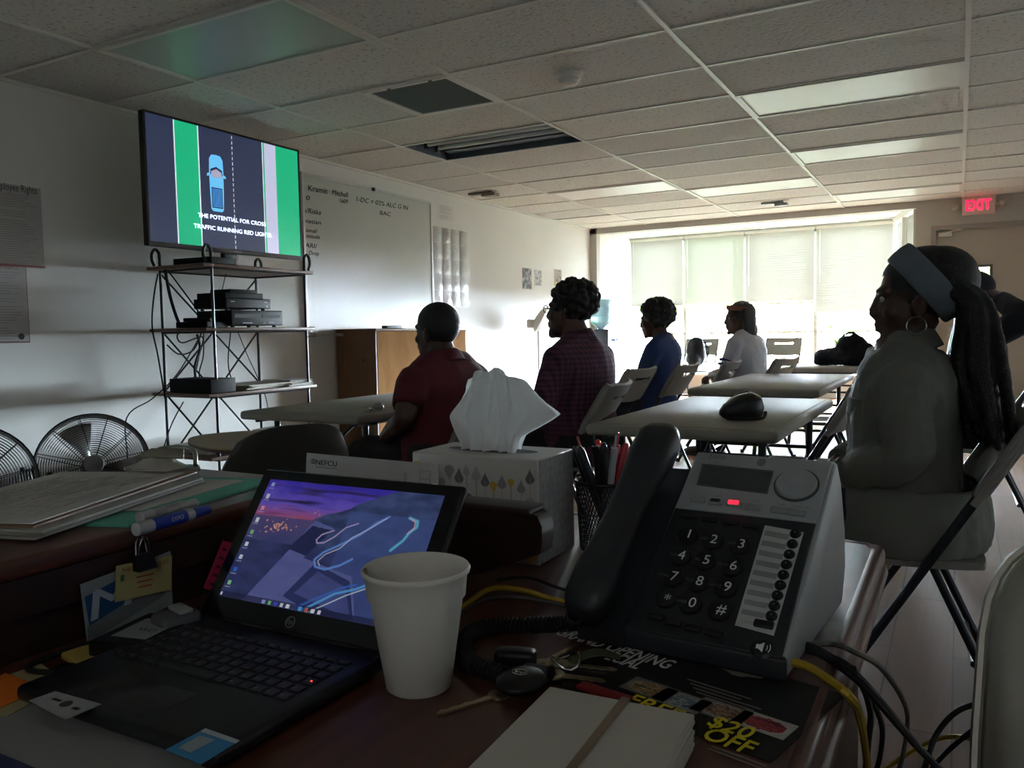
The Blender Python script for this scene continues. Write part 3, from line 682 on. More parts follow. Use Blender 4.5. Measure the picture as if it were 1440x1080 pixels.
def sat_face(t, d, z0):
    x = d[0]/2; mb = MB(); mb.rbox((x, 0, z0+(d[2]-z0)/2), (.006, d[1]*.97, (d[2]-z0)*.9), .002); obj('front_panel', mb, m_panel, t)
    mb = MB(); mb.box((x+.004, -d[1]*.36, d[2]*.72), (.002, .03, .004)); mb.box((x+.004, d[1]*.38, d[2]*.72), (.002, .03, .004)); mb.disc((d[1]*.4, d[2]*.35, 0), .006, 0, frame((x+.004, 0, 0), (0, 1, 0), (0, 0, 1)), 10); obj('front_print', mb, m_led, t)
sx = (SX0+SX1)/2; st = .011
set_box('video_player', 'wide black disc and tape player, lowest of the stack on the second shelf', 'video player', (-4.02, 3.73, SZ[2]+st), (.30, .43, .105), 0, True, combo_face)
set_box('satellite_box', 'black set-top box with grey front standing on the video player', 'set-top box', (-4.03, 3.68, SZ[2]+st+.106), (.28, .37, .072), 0, True, sat_face)
set_box('disc_player', 'slim black disc player on the set-top box', 'disc player', (-4.05, 3.68, SZ[2]+st+.179), (.25, .31, .036), 0, False)
set_box('network_switch', 'smallest slim black box at the very top of the player stack', 'network box', (-4.04, 3.70, SZ[2]+st+.216), (.18, .22, .022), 0, False)
set_box('cable_modem', 'thin black modem lying on the left end of the second shelf', 'modem', (-4.0, 3.41, SZ[2]+st), (.22, .2, .035), .2, False)
set_box('cable_router', 'flat rounded black router on top of the modem', 'router', (-4.0, 3.42, SZ[2]+st+.036), (.17, .17, .022), .4, False)
set_box('disc_drive', 'flat black box at the left end of the top shelf behind the television', 'disc player', (-3.98, 3.43, SZ[3]+st), (.3, .2, .038), .08, False)
set_box('amplifier_box', 'black rectangular box at the left end of the third shelf', 'electronic box', (-4.02, 3.41, SZ[1]+st), (.36, .19, .085), 0, False)
def sheet_pile(name, label, cat, c, d, n, mats, rotz=0.0, jit=.02, seed=1, curl=0.0):
    q = random.Random(seed); mb = MB(); z = 0
    for k in range(n):
        h = d[2]/n; mb.box((q.uniform(-jit, jit), q.uniform(-jit, jit), z+h/2), (d[0], d[1], h*.9), q.randrange(len(mats)), None, (0, 0, q.uniform(-.06, .06))); z += h
    o = obj(name, mb, mats, loc=c, rot=(0, 0, rotz)); return props(o, label, cat)
m_pap2 = M('paper grey', '#aeaca6', .8); m_card = M('folder manila', '#a99a80', .8)
sheet_pile('paper_pile', 'loose pile of magazines and papers on the third shelf', 'papers', (-4.03, 3.83, SZ[1]+st), (.33, .42, .03), 6, [m_paper, m_pap2, m_card], .06, .025, 4)
sheet_pile('paper_pile', 'pale folder of papers on the third shelf end nearest the whiteboard', 'papers', (-3.98, 4.08, SZ[1]+st), (.28, .2, .04), 4, [m_paper, m_pap2], -.05, .02, 9)
sheet_pile('paper_pile', 'stack of white papers at the wall end of the bottom shelf', 'papers', (-4.1, 3.48, SZ[0]+st), (.3, .22, .05), 7, [m_paper, m_pap2], .05, .012, 12)
sheet_pile('paper_pile', 'white paper stack on the bottom shelf beneath the folding table corner', 'papers', (-4.0, 4.03, SZ[0]+st), (.3, .28, .09), 9, [m_paper, m_pap2], .1, .015, 15)
sheet_pile('paper_pile', 'low fanned stack of papers in the middle of the bottom shelf', 'papers', (-3.98, 3.72, SZ[0]+st), (.3, .22, .05), 6, [m_paper, m_pap2], -.1, .02, 17)
# cables on the rack
def cable(pts, r, label, cat='cable', mat=None, group=None, name='cable', smooth=6):
    mb = MB(); mb.tube(pts, r, 7, smooth=smooth, round_cap=False); c0 = V(pts[0]); o = obj(name, mb, mat or m_rubber); return props(o, label, cat, group)
g = 'black cables hanging from the rack'
W_ = lambda px, py, X=-4.2: tuple(atx(px, py, X))
cable([W_(222, 385), W_(216, 420), W_(214, 460), W_(222, 500), W_(232, 560)], .005, 'black cable bowing out to the left of the rack by the fan', group=g)
cable([W_(232, 378), W_(240, 420), W_(252, 455), W_(262, 462)], .010, 'thick black cable from the top shelf down to the modem', group=g)
cable([W_(236, 380), W_(262, 415), W_(280, 440), W_(284, 450)], .005, 'thin black cable sloping from top shelf to the player stack', group=g)
cable([W_(268, 462), W_(250, 470), W_(256, 482), W_(285, 474), W_(280, 500), W_(272, 538)], .005, 'looped black cable under the second shelf', group=g)
cable([W_(235, 485), W_(252, 498), W_(272, 492), W_(284, 466)], .005, 'black cable sagging in a wide U below the modem', group=g)
cable([W_(277, 470), W_(281, 490), W_(274, 515), W_(276, 538)], .008, 'pair of thick black leads dropping to the box on the third shelf', group=g)
cable([W_(286, 468), W_(286, 500), W_(280, 525), W_(284, 540)], .004, 'thin black lead dropping straight to the third shelf box', group=g)
cable([W_(325, 462), W_(321, 500), W_(322, 520), W_(327, 538)], .004, 'thin black lead behind the shelf post down to the papers', group=g)
cable([W_(333, 463), W_(348, 500), W_(362, 530), W_(374, 560), W_(378, 590)], .003, 'thin black lead slanting down towards the folding table', group=g)
cable([W_(340, 350), W_(322, 372), W_(312, 410)], .003, 'thin black wire from the television stand to the player stack', group=g)
cable([W_(283, 470), W_(250, 525), W_(215, 560), W_(178, 588), (-4.3, atx(176, 590, -4.3).y, .35), (-4.3, 3.0, .02)], .004, 'long black power cord running from the rack down to the fan', group=g)
cable([W_(258, 565), W_(240, 600), W_(228, 640), W_(224, 668), (-4.2, 3.28, .01)], .004, 'black cord trailing to the floor beside the rack', group=g)
# ================================================================ FLOOR FANS
def floor_fan(c, normal, label, flag=None):
    t = thing('floor_fan', label, 'fan', (c.x, c.y, 0), 0, 'black drum fans on the floor by the left wall')
    n = V(normal).normalized(); xa = V((-n.y, n.x, 0)).normalized(); T = frame((0, 0, c.z), xa, n.cross(xa)); r = .275
    def cage(zc, bulge):
        mb = MB()
        for k in range(1, 19):
            rr_ = .055+(r-.06)*k/18; z = zc+bulge*(1-(rr_/r)**2)
            mb.tube([(rr_*math.cos(2*PI*j/44), rr_*math.sin(2*PI*j/44), z) for j in range(44)], .0014, 4, 0, T, closed=True)
        for k in range(12):
            a = 2*PI*k/12+.2; mb.tube([(q*math.cos(a), q*math.sin(a), zc+bulge*(1-(q/r)**2)+.002) for q in (.04, .12, .2, r-.004)], .0022, 4, 0, T)
        return mb
    obj('front_grille', cage(.045, .045), m_iron, t); obj('rear_grille', cage(-.06, -.04), m_iron, t)
    mb = MB(); mb.rings([[(q*math.cos(2*PI*j/48), q*math.sin(2*PI*j/48), z) for j in range(48)] for q, z in ((r, .05), (r+.008, .05), (r+.008, -.065), (r, -.065))], 0, T, False, True); obj('drum_ring', mb, m_iron, t)
    mb = MB(); mb.lathe([(.001, .105), (.045, .102), (.05, .094), (.048, .088)], 24, 0, T); obj('hub_badge', mb, M('fan badge', '#6f7173', .4, .3), t)
    mb = MB(); mb.lathe([(.0, .03), (.05, .03), (.06, .0), (.06, -.1), (.04, -.12), (.001, -.12)], 20, 0, T); obj('motor', mb, m_iron, t)
    for k in range(3):
        a0 = 2*PI*k/3+1.9; mb = MB(); rows = []
        for q in (.05, .1, .16, .21, .245):
            w = .12+.5*math.sin(min(1, q/.2)*1.4)*.9; row = []
            for s in range(7):
                a = a0+(s/6-.5)*w*1.25; row.append((q*math.cos(a), q*math.sin(a), -.01+.05*(s/6-.5)))
            rows.append(row)
        vs = [p for rw in rows for p in rw]; fs = [(i*7+j, i*7+j+1, i*7+j+8, i*7+j+7) for i in range(4) for j in range(6)]
        mb.add(vs, fs, 0, T); obj('blade', mb, M('fan blade metal', '#9a9c9c', .28, .8), t, smooth=80)
    for s in (-1, 1):
        k0 = T @ V((s*(r+.008), 0, 0)); d = (T.to_3x3() @ V((s, 0, 0)))
        mb = MB(); mb.tube([k0, k0+d*.03, k0+d*.034, k0+d*.055, k0+d*.056], [.012, .012, .03, .03, .02], 12); obj('tilt_knob', mb, m_black, t)
        k1 = k0+d*.02; mb = MB(); mb.tube([k1, (k1.x, k1.y, .1), (k1.x+n.x*.05, k1.y+n.y*.05, .02)], .015, 10, smooth=4)
        f = V((n.x, n.y, 0)).normalized()
        mb.tube([V((k1.x, k1.y, .02))-f*.16, V((k1.x, k1.y, .016))+f*.2], .014, 10); obj('stand_leg', mb, m_iron, t)
    a = T @ V((r+.03, 0, 0)); b_ = T @ V((-r-.03, 0, 0)); mb = MB(); mb.tube([(a.x, a.y, .03), (b_.x, b_.y, .03)], .012, 10); obj('crossbar', mb, m_iron, t)
floor_fan(atx(131, 656, -4.08), (.84, -.50, .26), 'black drum floor fan with metal blades beside the iron rack')
floor_fan(atx(-44, 684, -3.98), (.88, -.42, .2), 'black drum floor fan cut off by the picture edge, farther from the rack')

# ================================================================ TABLES
m_leg = M('table leg steel', '#20242b', .4, .4)
def folding_table(x0, x1, y0, y1, label, h=.73):
    t = thing('folding_table', label, 'table', ((x0+x1)/2, (y0+y1)/2, 0), 0, 'folding tables')
    a, b_ = (x1-x0)/2, (y1-y0)/2; mb = MB()
    mb.rbox((0, 0, h-.022), (2*a, 2*b_, .044), .016, seg=3); mb.rbox((0, 0, h+.0004), (2*a-.06, 2*b_-.06, .003), .001)
    obj('tabletop', mb, m_table, t)
    for s in (-1, 1):
        mb = MB(); mb.tube([(-a+.05, s*(b_-.18), h-.05), (a-.05, s*(b_-.18), h-.05)], .012, 8); mb.box((0, s*(b_-.18), h-.055), (2*a-.1, .03, .02)); obj('leg_bracket', mb, m_leg, t)
        for q in (-1, 1):
            mb = MB(); y = s*(b_-.17); fz = floor_z((y0+y1)/2+y); mb.tube([(q*(a-.09), y, h-.045), (q*(a-.09), y, .35), (q*(a-.06), y+s*.01, fz+.004)], .0155, 10, smooth=3); obj('leg', mb, m_leg, t)
        mb = MB(); mb.tube([(-a+.08, s*(b_-.17), .3), (a-.08, s*(b_-.17), .3)], .011, 8); obj('leg_crossbar', mb, m_leg, t)
        mb = MB(); mb.tube([(0, s*(b_-.17), .5), (0, s*(b_-.55), h-.045)], .009, 8); mb.tube([(-a+.09, s*(b_-.17), .5), (a-.09, s*(b_-.17), .5)], .009, 8); obj('brace', mb, m_leg, t)
    for q in (-1, 1):
        mb = MB(); mb.box((q*(a-.06), 0, h-.05), (.02, 2*b_-.12, .022)); obj('side_rail', mb, m_leg, t)
    return t
folding_table(-3.18, -2.42, 2.915, 4.35, 'folding table in front of the iron rack with a ring of keys on it')
folding_table(-1.30, -.555, 2.96, 4.42, 'folding table nearest the desk telephone, holding a black zip case')
folding_table(-1.49, -.70, 4.98, 6.75, 'empty folding table second from the telephone, in the middle of the room')
folding_table(-1.45, -.70, 7.75, 9.0, 'farthest folding table, near the windows, with a black bag on it')

# ================================================================ FOLDING CHAIRS (facing local +y)
m_tube = M('chair tube', '#2a2f37', .35, .5)
def make_chair(label, H=.86):
    t = thing('folding_chair', label, 'chair', (0, 0, 0), 0, 'folding chairs')
    w = .205; top = V((0, -.27, H-.02)); ft = V((0, .235, .012))
    def P(f): return top.lerp(ft, f)
    for s in (-1, 1):
        mb = MB(); mb.tube([P(0)+V((s*w, 0, 0)), P(.5)+V((s*w, 0, 0)), P(1)+V((s*(w+.01), 0, 0))], .013, 9, flat=(1, 1)); obj('front_leg', mb, m_tube, t)
        pv = P(.46)+V((s*(w-.028), 0, 0)); mb = MB(); mb.tube([pv, V((s*(w-.028), -.22, .06)), V((s*(w-.026), -.25, .01))], .012, 9, smooth=2); obj('rear_leg', mb, m_tube, t)
        for q in ((s*(w+.01), ft.y+.004, .012), (s*(w-.026), -.252, .012)):
            mb = MB(); mb.tube([(q[0], q[1], 0), (q[0], q[1], .03)], .017, 9); obj('rubber_foot', mb, m_rubber, t)
    mb = MB(); mb.tube([P(.86)+V((-w, 0, 0)), P(.86)+V((w, 0, 0))], .010, 8); obj('front_crossbar', mb, m_tube, t)
    mb = MB(); mb.tube([(-w+.03, -.15, .18), (w-.03, -.15, .18)], .010, 8); obj('rear_crossbar', mb, m_tube, t)
    # moulded backrest : curved plate with a hand slot, wrapped round the tubes
    d = (ft-top).normalized(); nrm = V((0, -d.z, d.y)); nrm = V((0, d.z, -d.y))
    if nrm.y > 0: nrm = -nrm
    hb = .25; nx, nz = 16, 8; rows_f, rows_b = [], []
    def bp_(u, v, off):
        x = (u-.5)*2*(w+.018); ex = abs(u-.5)*2
        drop = .03*ex**6
        sag = -.035*(1-ex**2)
        p = top-d*.025+d*(drop+hb*v); return V((x, p.y, p.z))+nrm*(-sag+off)
    mb = MB(); vs = []; fs = []; hole = set()
    for k, off in enumerate((.010, -.010)):
        for j in range(nz+1):
            for i in range(nx+1): vs.append(bp_(i/nx, j/nz, off))
    L = (nx+1)*(nz+1)
    def solid(i, j): return 0 <= i < nx and 0 <= j < nz and not (4 <= i < 12 and j == 2)
    for j in range(nz):
        for i in range(nx):
            if not solid(i, j): continue
            a = j*(nx+1)+i; q = (a, a+1, a+nx+2, a+nx+1); fs.append(q); fs.append(tuple(L+k for k in reversed(q)))
            for (di, dj, e0, e1) in ((-1, 0, a, a+nx+1), (1, 0, a+1, a+nx+2), (0, -1, a, a+1), (0, 1, a+nx+1, a+nx+2)):
                if not solid(i+di, j+dj): fs.append((e0, e1, e1+L, e0+L))
    mb.add(vs, fs)
    for s in (-1, 1): mb.tube([P(-.015)+V((s*w, 0, 0)), P(.02)+V((s*w, 0, 0)), P(.22)+V((s*w, 0, 0)), P(.24)+V((s*w, 0, 0))], [.012, .021, .02, .016], 10)
    obj('backrest', mb, m_chair, t, smooth=50)
    mb = MB(); vs = []; fs = []; nx, ny = 10, 8
    for off in (0, -.022):
        for j in range(ny+1):
            for i in range(nx+1):
                u, v = i/nx*2-1, j/ny*2-1; r = 1-.06*(abs(u)**4)*(abs(v)**4)
                vs.append((u*.19*r, .02+v*.2*r, .452+off+.012*(u*u)-.006*(1-v*v)-(.02 if v > .8 and off == 0 else 0)))
    L = (nx+1)*(ny+1)
    for j in range(ny):
        for i in range(nx):
            a = j*(nx+1)+i; q = (a, a+1, a+nx+2, a+nx+1); fs.append(q); fs.append(tuple(L+k for k in reversed(q)))
    for i in range(nx): fs.append((i, i+1, i+1+L, i+L)); a = ny*(nx+1)+i; fs.append((a, a+1, a+1+L, a+L))
    for j in range(ny): a = j*(nx+1); fs.append((a, a+nx+1, a+nx+1+L, a+L)); a += nx; fs.append((a, a+nx+1, a+nx+1+L, a+L))
    mb.add(vs, fs); obj('seat', mb, m_chair, t, smooth=50)
    return t
LEFT = PI/2      # local +y turned to face the left wall
ch = make_chair('light folding chair under the man in the plain maroon polo shirt')
ch.location = (-2.05, 3.10, 0); ch.rotation_euler = (0, 0, LEFT+.06)
def put(x, y, label, rot=LEFT): return dup(ch, (x, y, floor_z(y)), rot, label)
put(-1.71, 3.66, 'light folding chair under the man in the checked shirt and glasses', LEFT+.12)
put(-2.10, 5.14, 'empty folding chair between the man in the checked shirt and the woman in blue', LEFT-.1)
put(-1.97, 5.74, 'folding chair under the woman in the blue tee', LEFT-.05)
put(-1.80, 6.34, 'empty folding chair between the woman in blue and the person in the white jersey', LEFT)
put(-1.49, 6.98, 'folding chair under the person in the white striped-sleeve jersey', LEFT-.25)
put(-2.98, 10.45, 'far empty folding chair facing the room, beside a black backpack, near the windows', PI)
put(-1.93, 10.40, 'far empty folding chair facing the room, behind the person in the white jersey', PI)
put(-.80, 5.95, 'empty folding chair at the window end of the middle table, facing left', LEFT+.06)
put(-.64, 3.98, 'empty folding chair tucked at the table with the zip case, facing left', LEFT)
put(-.11, 2.64, 'folding chair under the woman in the grey denim jacket', LEFT+.06)
put(.13, 4.95, 'folding chair under the person in dark clothes and cap by the exit', LEFT)

# tablet-arm chair near the rack
t = thing('tablet_arm_chair', 'grey moulded chair with a tan writing tablet in front of the rack', 'chair', (-2.12, 2.06, 0), LEFT-.42)
m_shell = M('grey chair shell', '#33322f', .45, var=.08); m_ply = wood('tablet laminate', '#94805d', '#a38f6a', .35, (3, 3, 3))
mb = MB(); vs, fs = [], []; nx, nz = 18, 10
for off in (0, .014):
    for j in range(nz+1):
        for i in range(nx+1):
            u, v = i/nx*2-1, j/nz; wdt = .235*(1-.10*v-.20*max(0, v-.6)**1.3/.4)
            zt = .30*v-.05*abs(u)**3*v
            vs.append((u*wdt, -.20-.10*v+.075*u*u-off, .52+zt))
L = (nx+1)*(nz+1)
for j in range(nz):
    for i in range(nx):
        a = j*(nx+1)+i; q = (a, a+1, a+nx+2, a+nx+1); fs.append(q); fs.append(tuple(L+k for k in reversed(q)))
for i in range(nx): a = nz*(nx+1)+i; fs.append((a, a+1, a+1+L, a+L)); fs.append((i, i+1, i+1+L, i+L))
for j in range(nz):
    a = j*(nx+1); fs.append((a, a+nx+1, a+nx+1+L, a+L)); a += nx; fs.append((a, a+nx+1, a+nx+1+L, a+L))
mb.add(vs, fs); obj('backrest', mb, m_shell, t, smooth=60)
mb = MB(); mb.rbox((0, .0, .44), (.44, .42, .02), .009); obj('seat', mb, wood('seat ply', '#a8865c', '#b9976b', .4, (2, 9, 2)), t)
for s in (-1, 1):
    mb = MB(); mb.tube([(s*.2, .2, .0), (s*.19, .17, .43), (s*.19, -.16, .43), (s*.19, -.21, .6)], .011, 8, smooth=4); obj('front_leg', mb, m_tube, t)
    mb = MB(); mb.tube([(s*.19, -.12, .43), (s*.2, -.24, 0)], .011, 8); obj('rear_leg', mb, m_tube, t)
mb = MB(); n = 40
poly = []
for k in range(n):
    a = 2*PI*k/n; c_, s_ = math.cos(a), math.sin(a); e = 2.6
    poly.append((.10+.205*math.copysign(abs(c_)**(2/e), c_), .48+.30*math.copysign(abs(s_)**(2/e), s_)))
mb.prism(poly, .672, .690, 0); obj('writing_tablet', mb, m_ply, t)
mb = MB(); mb.prism([(.1+(x-.1)*1.004, .48+(y-.48)*1.004) for x, y in poly], .671, .683); obj('tablet_edge', mb, M('tablet edge brown', '#4a3322', .5), t)
mb = MB(); mb.tube([(.2, -.05, .43), (.27, .05, .5), (.26, .25, .62), (.18, .42, .668)], .012, 8, smooth=5); mb.tube([(.05, .3, .665), (.2, .62, .665)], .011, 8); obj('tablet_arm', mb, m_tube, t)

# ================================================================ OTHER THINGS IN THE ROOM
# keys on the near left table
m_key = M('key metal', '#b8a98a', .3, .9)
t = thing('key_ring', 'ring of keys lying on the folding table by the man in maroon', 'keys', (-2.47, 3.12, .7325))
mb = MB(); mb.tube([(.035*math.cos(a*.5236), .035*math.sin(a*.5236), .006+.012*(a % 2)) for a in range(12)], .003, 6, closed=True, smooth=2); mb.tube([(.02*math.cos(a*.5236)+.02, .02*math.sin(a*.5236), .02) for a in range(12)], .003, 6, closed=True); obj('ring', mb, m_chrome, t)
for k, a in enumerate((2.9, 3.4, 2.2)):
    mb = MB(); T = Matrix.Rotation(a, 4, 'Z'); mb.tube([(.03, 0, .006), (.06, 0, .005), (.12, 0, .004)], [.012, .008, .004], 6, flat=(1, .3), T=T); mb.box((.10, .005, .004), (.02, .006, .003), 0, T); obj('key', mb, m_key, t)
mb = MB(); mb.ball((.02, -.01, .022), (.03, .024, .02)); obj('key_fob', mb, m_grey, t)
# zip case on the second table
t = thing('zip_case', 'black zip case lying on the folding table behind the telephone', 'case', (-.76, 3.30, .7325), R(28))
t.scale = (.72, .85, 1.0)
mb = MB(); n = 20
def ringp(x, ry, rz, zc): return [(x, ry*math.cos(2*PI*j/n), max(.001, zc+rz*math.copysign(abs(math.sin(2*PI*j/n))**.7, math.sin(2*PI*j/n)))) for j in range(n)]
mb.rings([ringp(-.125, .012, .010, .03), ringp(-.10, .045, .03, .034), ringp(-.03, .062, .048, .05), ringp(.05, .062, .055, .056), ringp(.10, .045, .045, .05), ringp(.12, .012, .012, .048)]); obj('body', mb, M('black soft leather', '#0f1013', .35, var=.1, bump=.2, bscale=90), t, smooth=80)
mb = MB(); mb.tube([(-.125, .0, .03), (-.05, .02, .088), (.04, .02, .112), (.12, 0, .05)], .004, 6, smooth=5); obj('zipper', mb, m_grey, t)
mb = MB(); mb.tube([(-.1, -.05, .01), (.0, -.085, .01), (.09, -.075, .012), (.12, -.03, .03)], .009, 8, smooth=5, flat=(1.2, .7)); obj('wrist_strap', mb, m_black, t)
# black bag on the far table
m_bag = M('black bag cloth', '#0c0e12', .8, bump=.35, bscale=40, spec=.2)
mb = MB()
for c, r in (((0, 0, .08), (.24, .13, .08)), ((.06, .02, .17), (.16, .10, .12)), ((.14, .0, .1), (.15, .12, .12)), ((-.12, 0, .09), (.16, .1, .08)), ((.02, -.02, .235), (.05, .05, .05)), ((-.2, .02, .04), (.08, .08, .04)), ((.16, -.05, .17), (.07, .06, .05))): mb.ball(c, r)
t = thing('shoulder_bag', 'slouchy black bag on the farthest folding table', 'bag', (-.92, 8.15, .732), R(10))
obj('body', remesh(mb, 'body', .014, m_bag, 3, .014, 12), None, t)
mb = MB(); mb.tube([(-.1, 0, .14), (-.02, .03, .28), (.08, .03, .3), (.16, .0, .2)], .012, 8, smooth=6); obj('strap', mb, m_black, t)
# backpack on the far chair
mb = MB()
for c, r in (((0, 0, .2), (.14, .1, .2)), ((0, .05, .12), (.11, .08, .1)), ((0, .0, .34), (.1, .07, .06))): mb.ball(c, r)
t = thing('backpack', 'black backpack standing on a far chair behind the woman in blue', 'bag', (-2.99, 10.42, floor_z(10.4)+.475), R(160)); obj('body', remesh(mb, 'body', .014, m_bag, 3, .01, 12), None, t)
for s in (-1, 1):
    mb = MB(); mb.tube([(s*.07, -.08, .34), (s*.09, -.14, .22), (s*.08, -.09, .06)], .014, 8, smooth=5, flat=(1.5, .5)); obj('shoulder_strap', mb, m_black, t)
# water cooler
t = thing('water_cooler', 'black water cooler with a blue bottle in the far corner', 'water cooler', (-4.14, 10.0, floor_z(10.0)), LEFT)
mb = MB(); mb.rbox((0, 0, .5), (.31, .32, 1.0), .02); obj('cabinet', mb, M('cooler body', '#22262d', .35), t)
mb = MB(); mb.rbox((0, -.163, .82), (.25, .02, .22), .01); mb.rbox((0, -.19, .68), (.24, .07, .02), .006); obj('dispensing_panel', mb, m_grey, t)
for s in (-.06, .06):
    mb = MB(); mb.tube([(s, -.17, .86), (s, -.215, .86), (s, -.215, .83)], .013, 8); obj('tap', mb, M('tap', '#5b7ea8' if s < 0 else '#a85b5b', .4), t)
mb = MB(); mb.lathe([(.04, 1.0), (.05, 1.03), (.13, 1.08), (.137, 1.10), (.137, 1.15), (.131, 1.165), (.137, 1.18), (.137, 1.27), (.131, 1.285), (.137, 1.3), (.137, 1.36), (.125, 1.39), (.001, 1.39)], 28)
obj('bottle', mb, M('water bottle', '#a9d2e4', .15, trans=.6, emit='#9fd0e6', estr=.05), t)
# white pedestal fan
p = atx(757, 450, -4.15)
t = thing('pedestal_fan', 'small white pedestal fan against the far left wall', 'fan', (-4.15, p.y, 0), R(-60))
mb = MB(); mb.lathe([(.001, .03), (.18, .025), (.19, .0)], 24); obj('base', mb, m_white, t)
mb = MB(); mb.tube([(0, 0, .02), (0, 0, p.z-.1)], .013, 8); obj('pole', mb, m_white, t)
TT = Matrix.Translation((0, .03, p.z)) @ Matrix.Rotation(R(60), 4, 'X')
mb = MB(); mb.lathe([(.001, .07), (.1, .055), (.155, .0), (.1, -.05), (.03, -.07)], 24, 0, TT); obj('guard', mb, M('fan guard white', '#d9d9d6', .5), t, smooth=60)
mb = MB(); mb.rbox((0, -.06, p.z-.04), (.09, .14, .1), .02); obj('motor_housing', mb, m_white, t)
# plant on the sill
p = aty(1182, 482, 11.76)
t = thing('potted_plant', 'leafy green potted plant on the window sill behind the black bag', 'plant', (p.x, 11.76, .45))
mb = MB(); mb.lathe([(.001, 0), (.06, 0), (.085, .16), (.09, .17), (.09, .19), (.075, .19), (.07, .15), (.001, .15)], 20); obj('pot', mb, M('plant pot', '#b9a58e', .7), t)
q = random.Random(4)
mb = MB(); mb2 = MB()
for k in range(16):
    a = q.uniform(0, 6.28); l = q.uniform(.25, .5); e = V((.26*math.cos(a)*q.uniform(.3, 1), .10*math.sin(a)-.08, .17+l)); mb2.tube([(0, 0, .15), e*.5+V((0, 0, .1)), e], .004, 5, smooth=3)
    for s in range(7):
        f = .35+.65*s/7; c = V((0, 0, .15)).lerp(e, f)+V((0, 0, .05*math.sin(PI*f))); ea = Euler((q.uniform(-.9, .9), q.uniform(-.9, .9), q.uniform(0, 6.3))).to_matrix().to_4x4(); w = q.uniform(.03, .055)
        mb.add([(0, 0, 0), (w, w*.45, .006), (2.2*w, 0, 0), (w, -w*.45, .006)], [(0, 1, 2, 3)], 0, Matrix.Translation(c) @ ea)
obj('stem', mb2, M('plant stem', '#6d7f4a', .7), t); obj('leaf', mb, translucent('plant leaf', '#55702f', .06), t, smooth=None)
# ================================================================ PEOPLE (seated, facing local +y, origin on the floor under the hips)
def hand(mb, wrist, fwd, nrm, side, curl=.5, s=1.0):
    """palm, four unequal bent fingers and a thumb leaving the side of the palm"""
    T = frame(wrist, V(fwd).cross(V(nrm)), fwd)        # x sideways, y along the hand, z = back of the hand
    if (T.to_3x3() @ V((0, 0, 1))).dot(V(nrm)) < 0: T = T @ Matrix.Scale(-1, 4, (0, 0, 1))
    mb.tube([(0, -.03*s, 0), (0, .015*s, 0), (0, .05*s, 0), (0, .085*s, -.003*s)], [.026*s, .030*s, .038*s, .036*s], 12, T=T, flat=(1, .42), round_cap=True)
    for k, (x, l) in enumerate(((-.030, .066), (-.010, .076), (.010, .071), (.029, .055))):
        x *= s*side; l *= s; a = 0; p = V((x, .08*s, 0)); pts = [V((x*.8, .055*s, 0)), p]
        for f in (.45, .32, .23):
            a += curl*(.75 if f > .4 else .95); p = p+V((x*.04, math.cos(a)*l*f*1.25, -math.sin(a)*l*f*1.25)); pts.append(p)
        mb.tube(pts, [.009*s, .0095*s, .0088*s, .008*s, .0065*s], 8, T=T, smooth=2, round_cap=True)
    sx = -side
    mb.tube([(sx*.015*s, .015*s, -.004*s), (sx*.043*s, .040*s, -.012*s), (sx*.052*s, .066*s, -.022*s), (sx*.044*s, .088*s, -.03*s)], [.014*s, .0125*s, .0105*s, .008*s], 8, T=T, smooth=2, round_cap=True)
def head_geo(mb, T, fem=False):
    mb.ball((0, -.015, .035), (.0745, .094, .086), 0, T, 28, 18)
    mb.ball((0, .020, -.02), (.063, .070, .085), 0, T, 24, 16)
    mb.ball((0, .036, -.072), (.046, .050, .044), 0, T, 20, 12)                # jaw
    mb.ball((0, .074, -.098), (.021, .018, .018), 0, T, 14, 10)                # chin
    mb.tube([(-.045, .064, .028), (-.02, .079, .031), (.02, .079, .031), (.045, .064, .028)], .011, 8, 0, T, smooth=2, round_cap=True)   # brow
    mb.tube([(0, .082, .024), (0, .092, .0), (0, .098, -.022), (0, .092, -.031)], [.0085, .010, .0135, .010], 10, 0, T, smooth=3, round_cap=True)
    for s in (-1, 1):
        mb.ball((s*.012, .093, -.027), (.009, .010, .008), 0, T, 10, 8)        # nostril wing
        mb.ball((s*.042, .054, -.025), (.022, .022, .02), 0, T, 12, 8)         # cheek
        mb.ball((s*.072, -.010, -.012), (.010, .020, .031), 0, T, 14, 10, (0, 0, s*.35))   # ear
        mb.ball((s*.080, -.016, .005), (.008, .017, .018), 0, T, 10, 8, (0, 0, s*.5))
    mb.ball((0, .088, -.052), (.023, .012, .0075), 0, T, 14, 8); mb.ball((0, .086, -.066), (.020, .012, .008), 0, T, 14, 8)      # lips
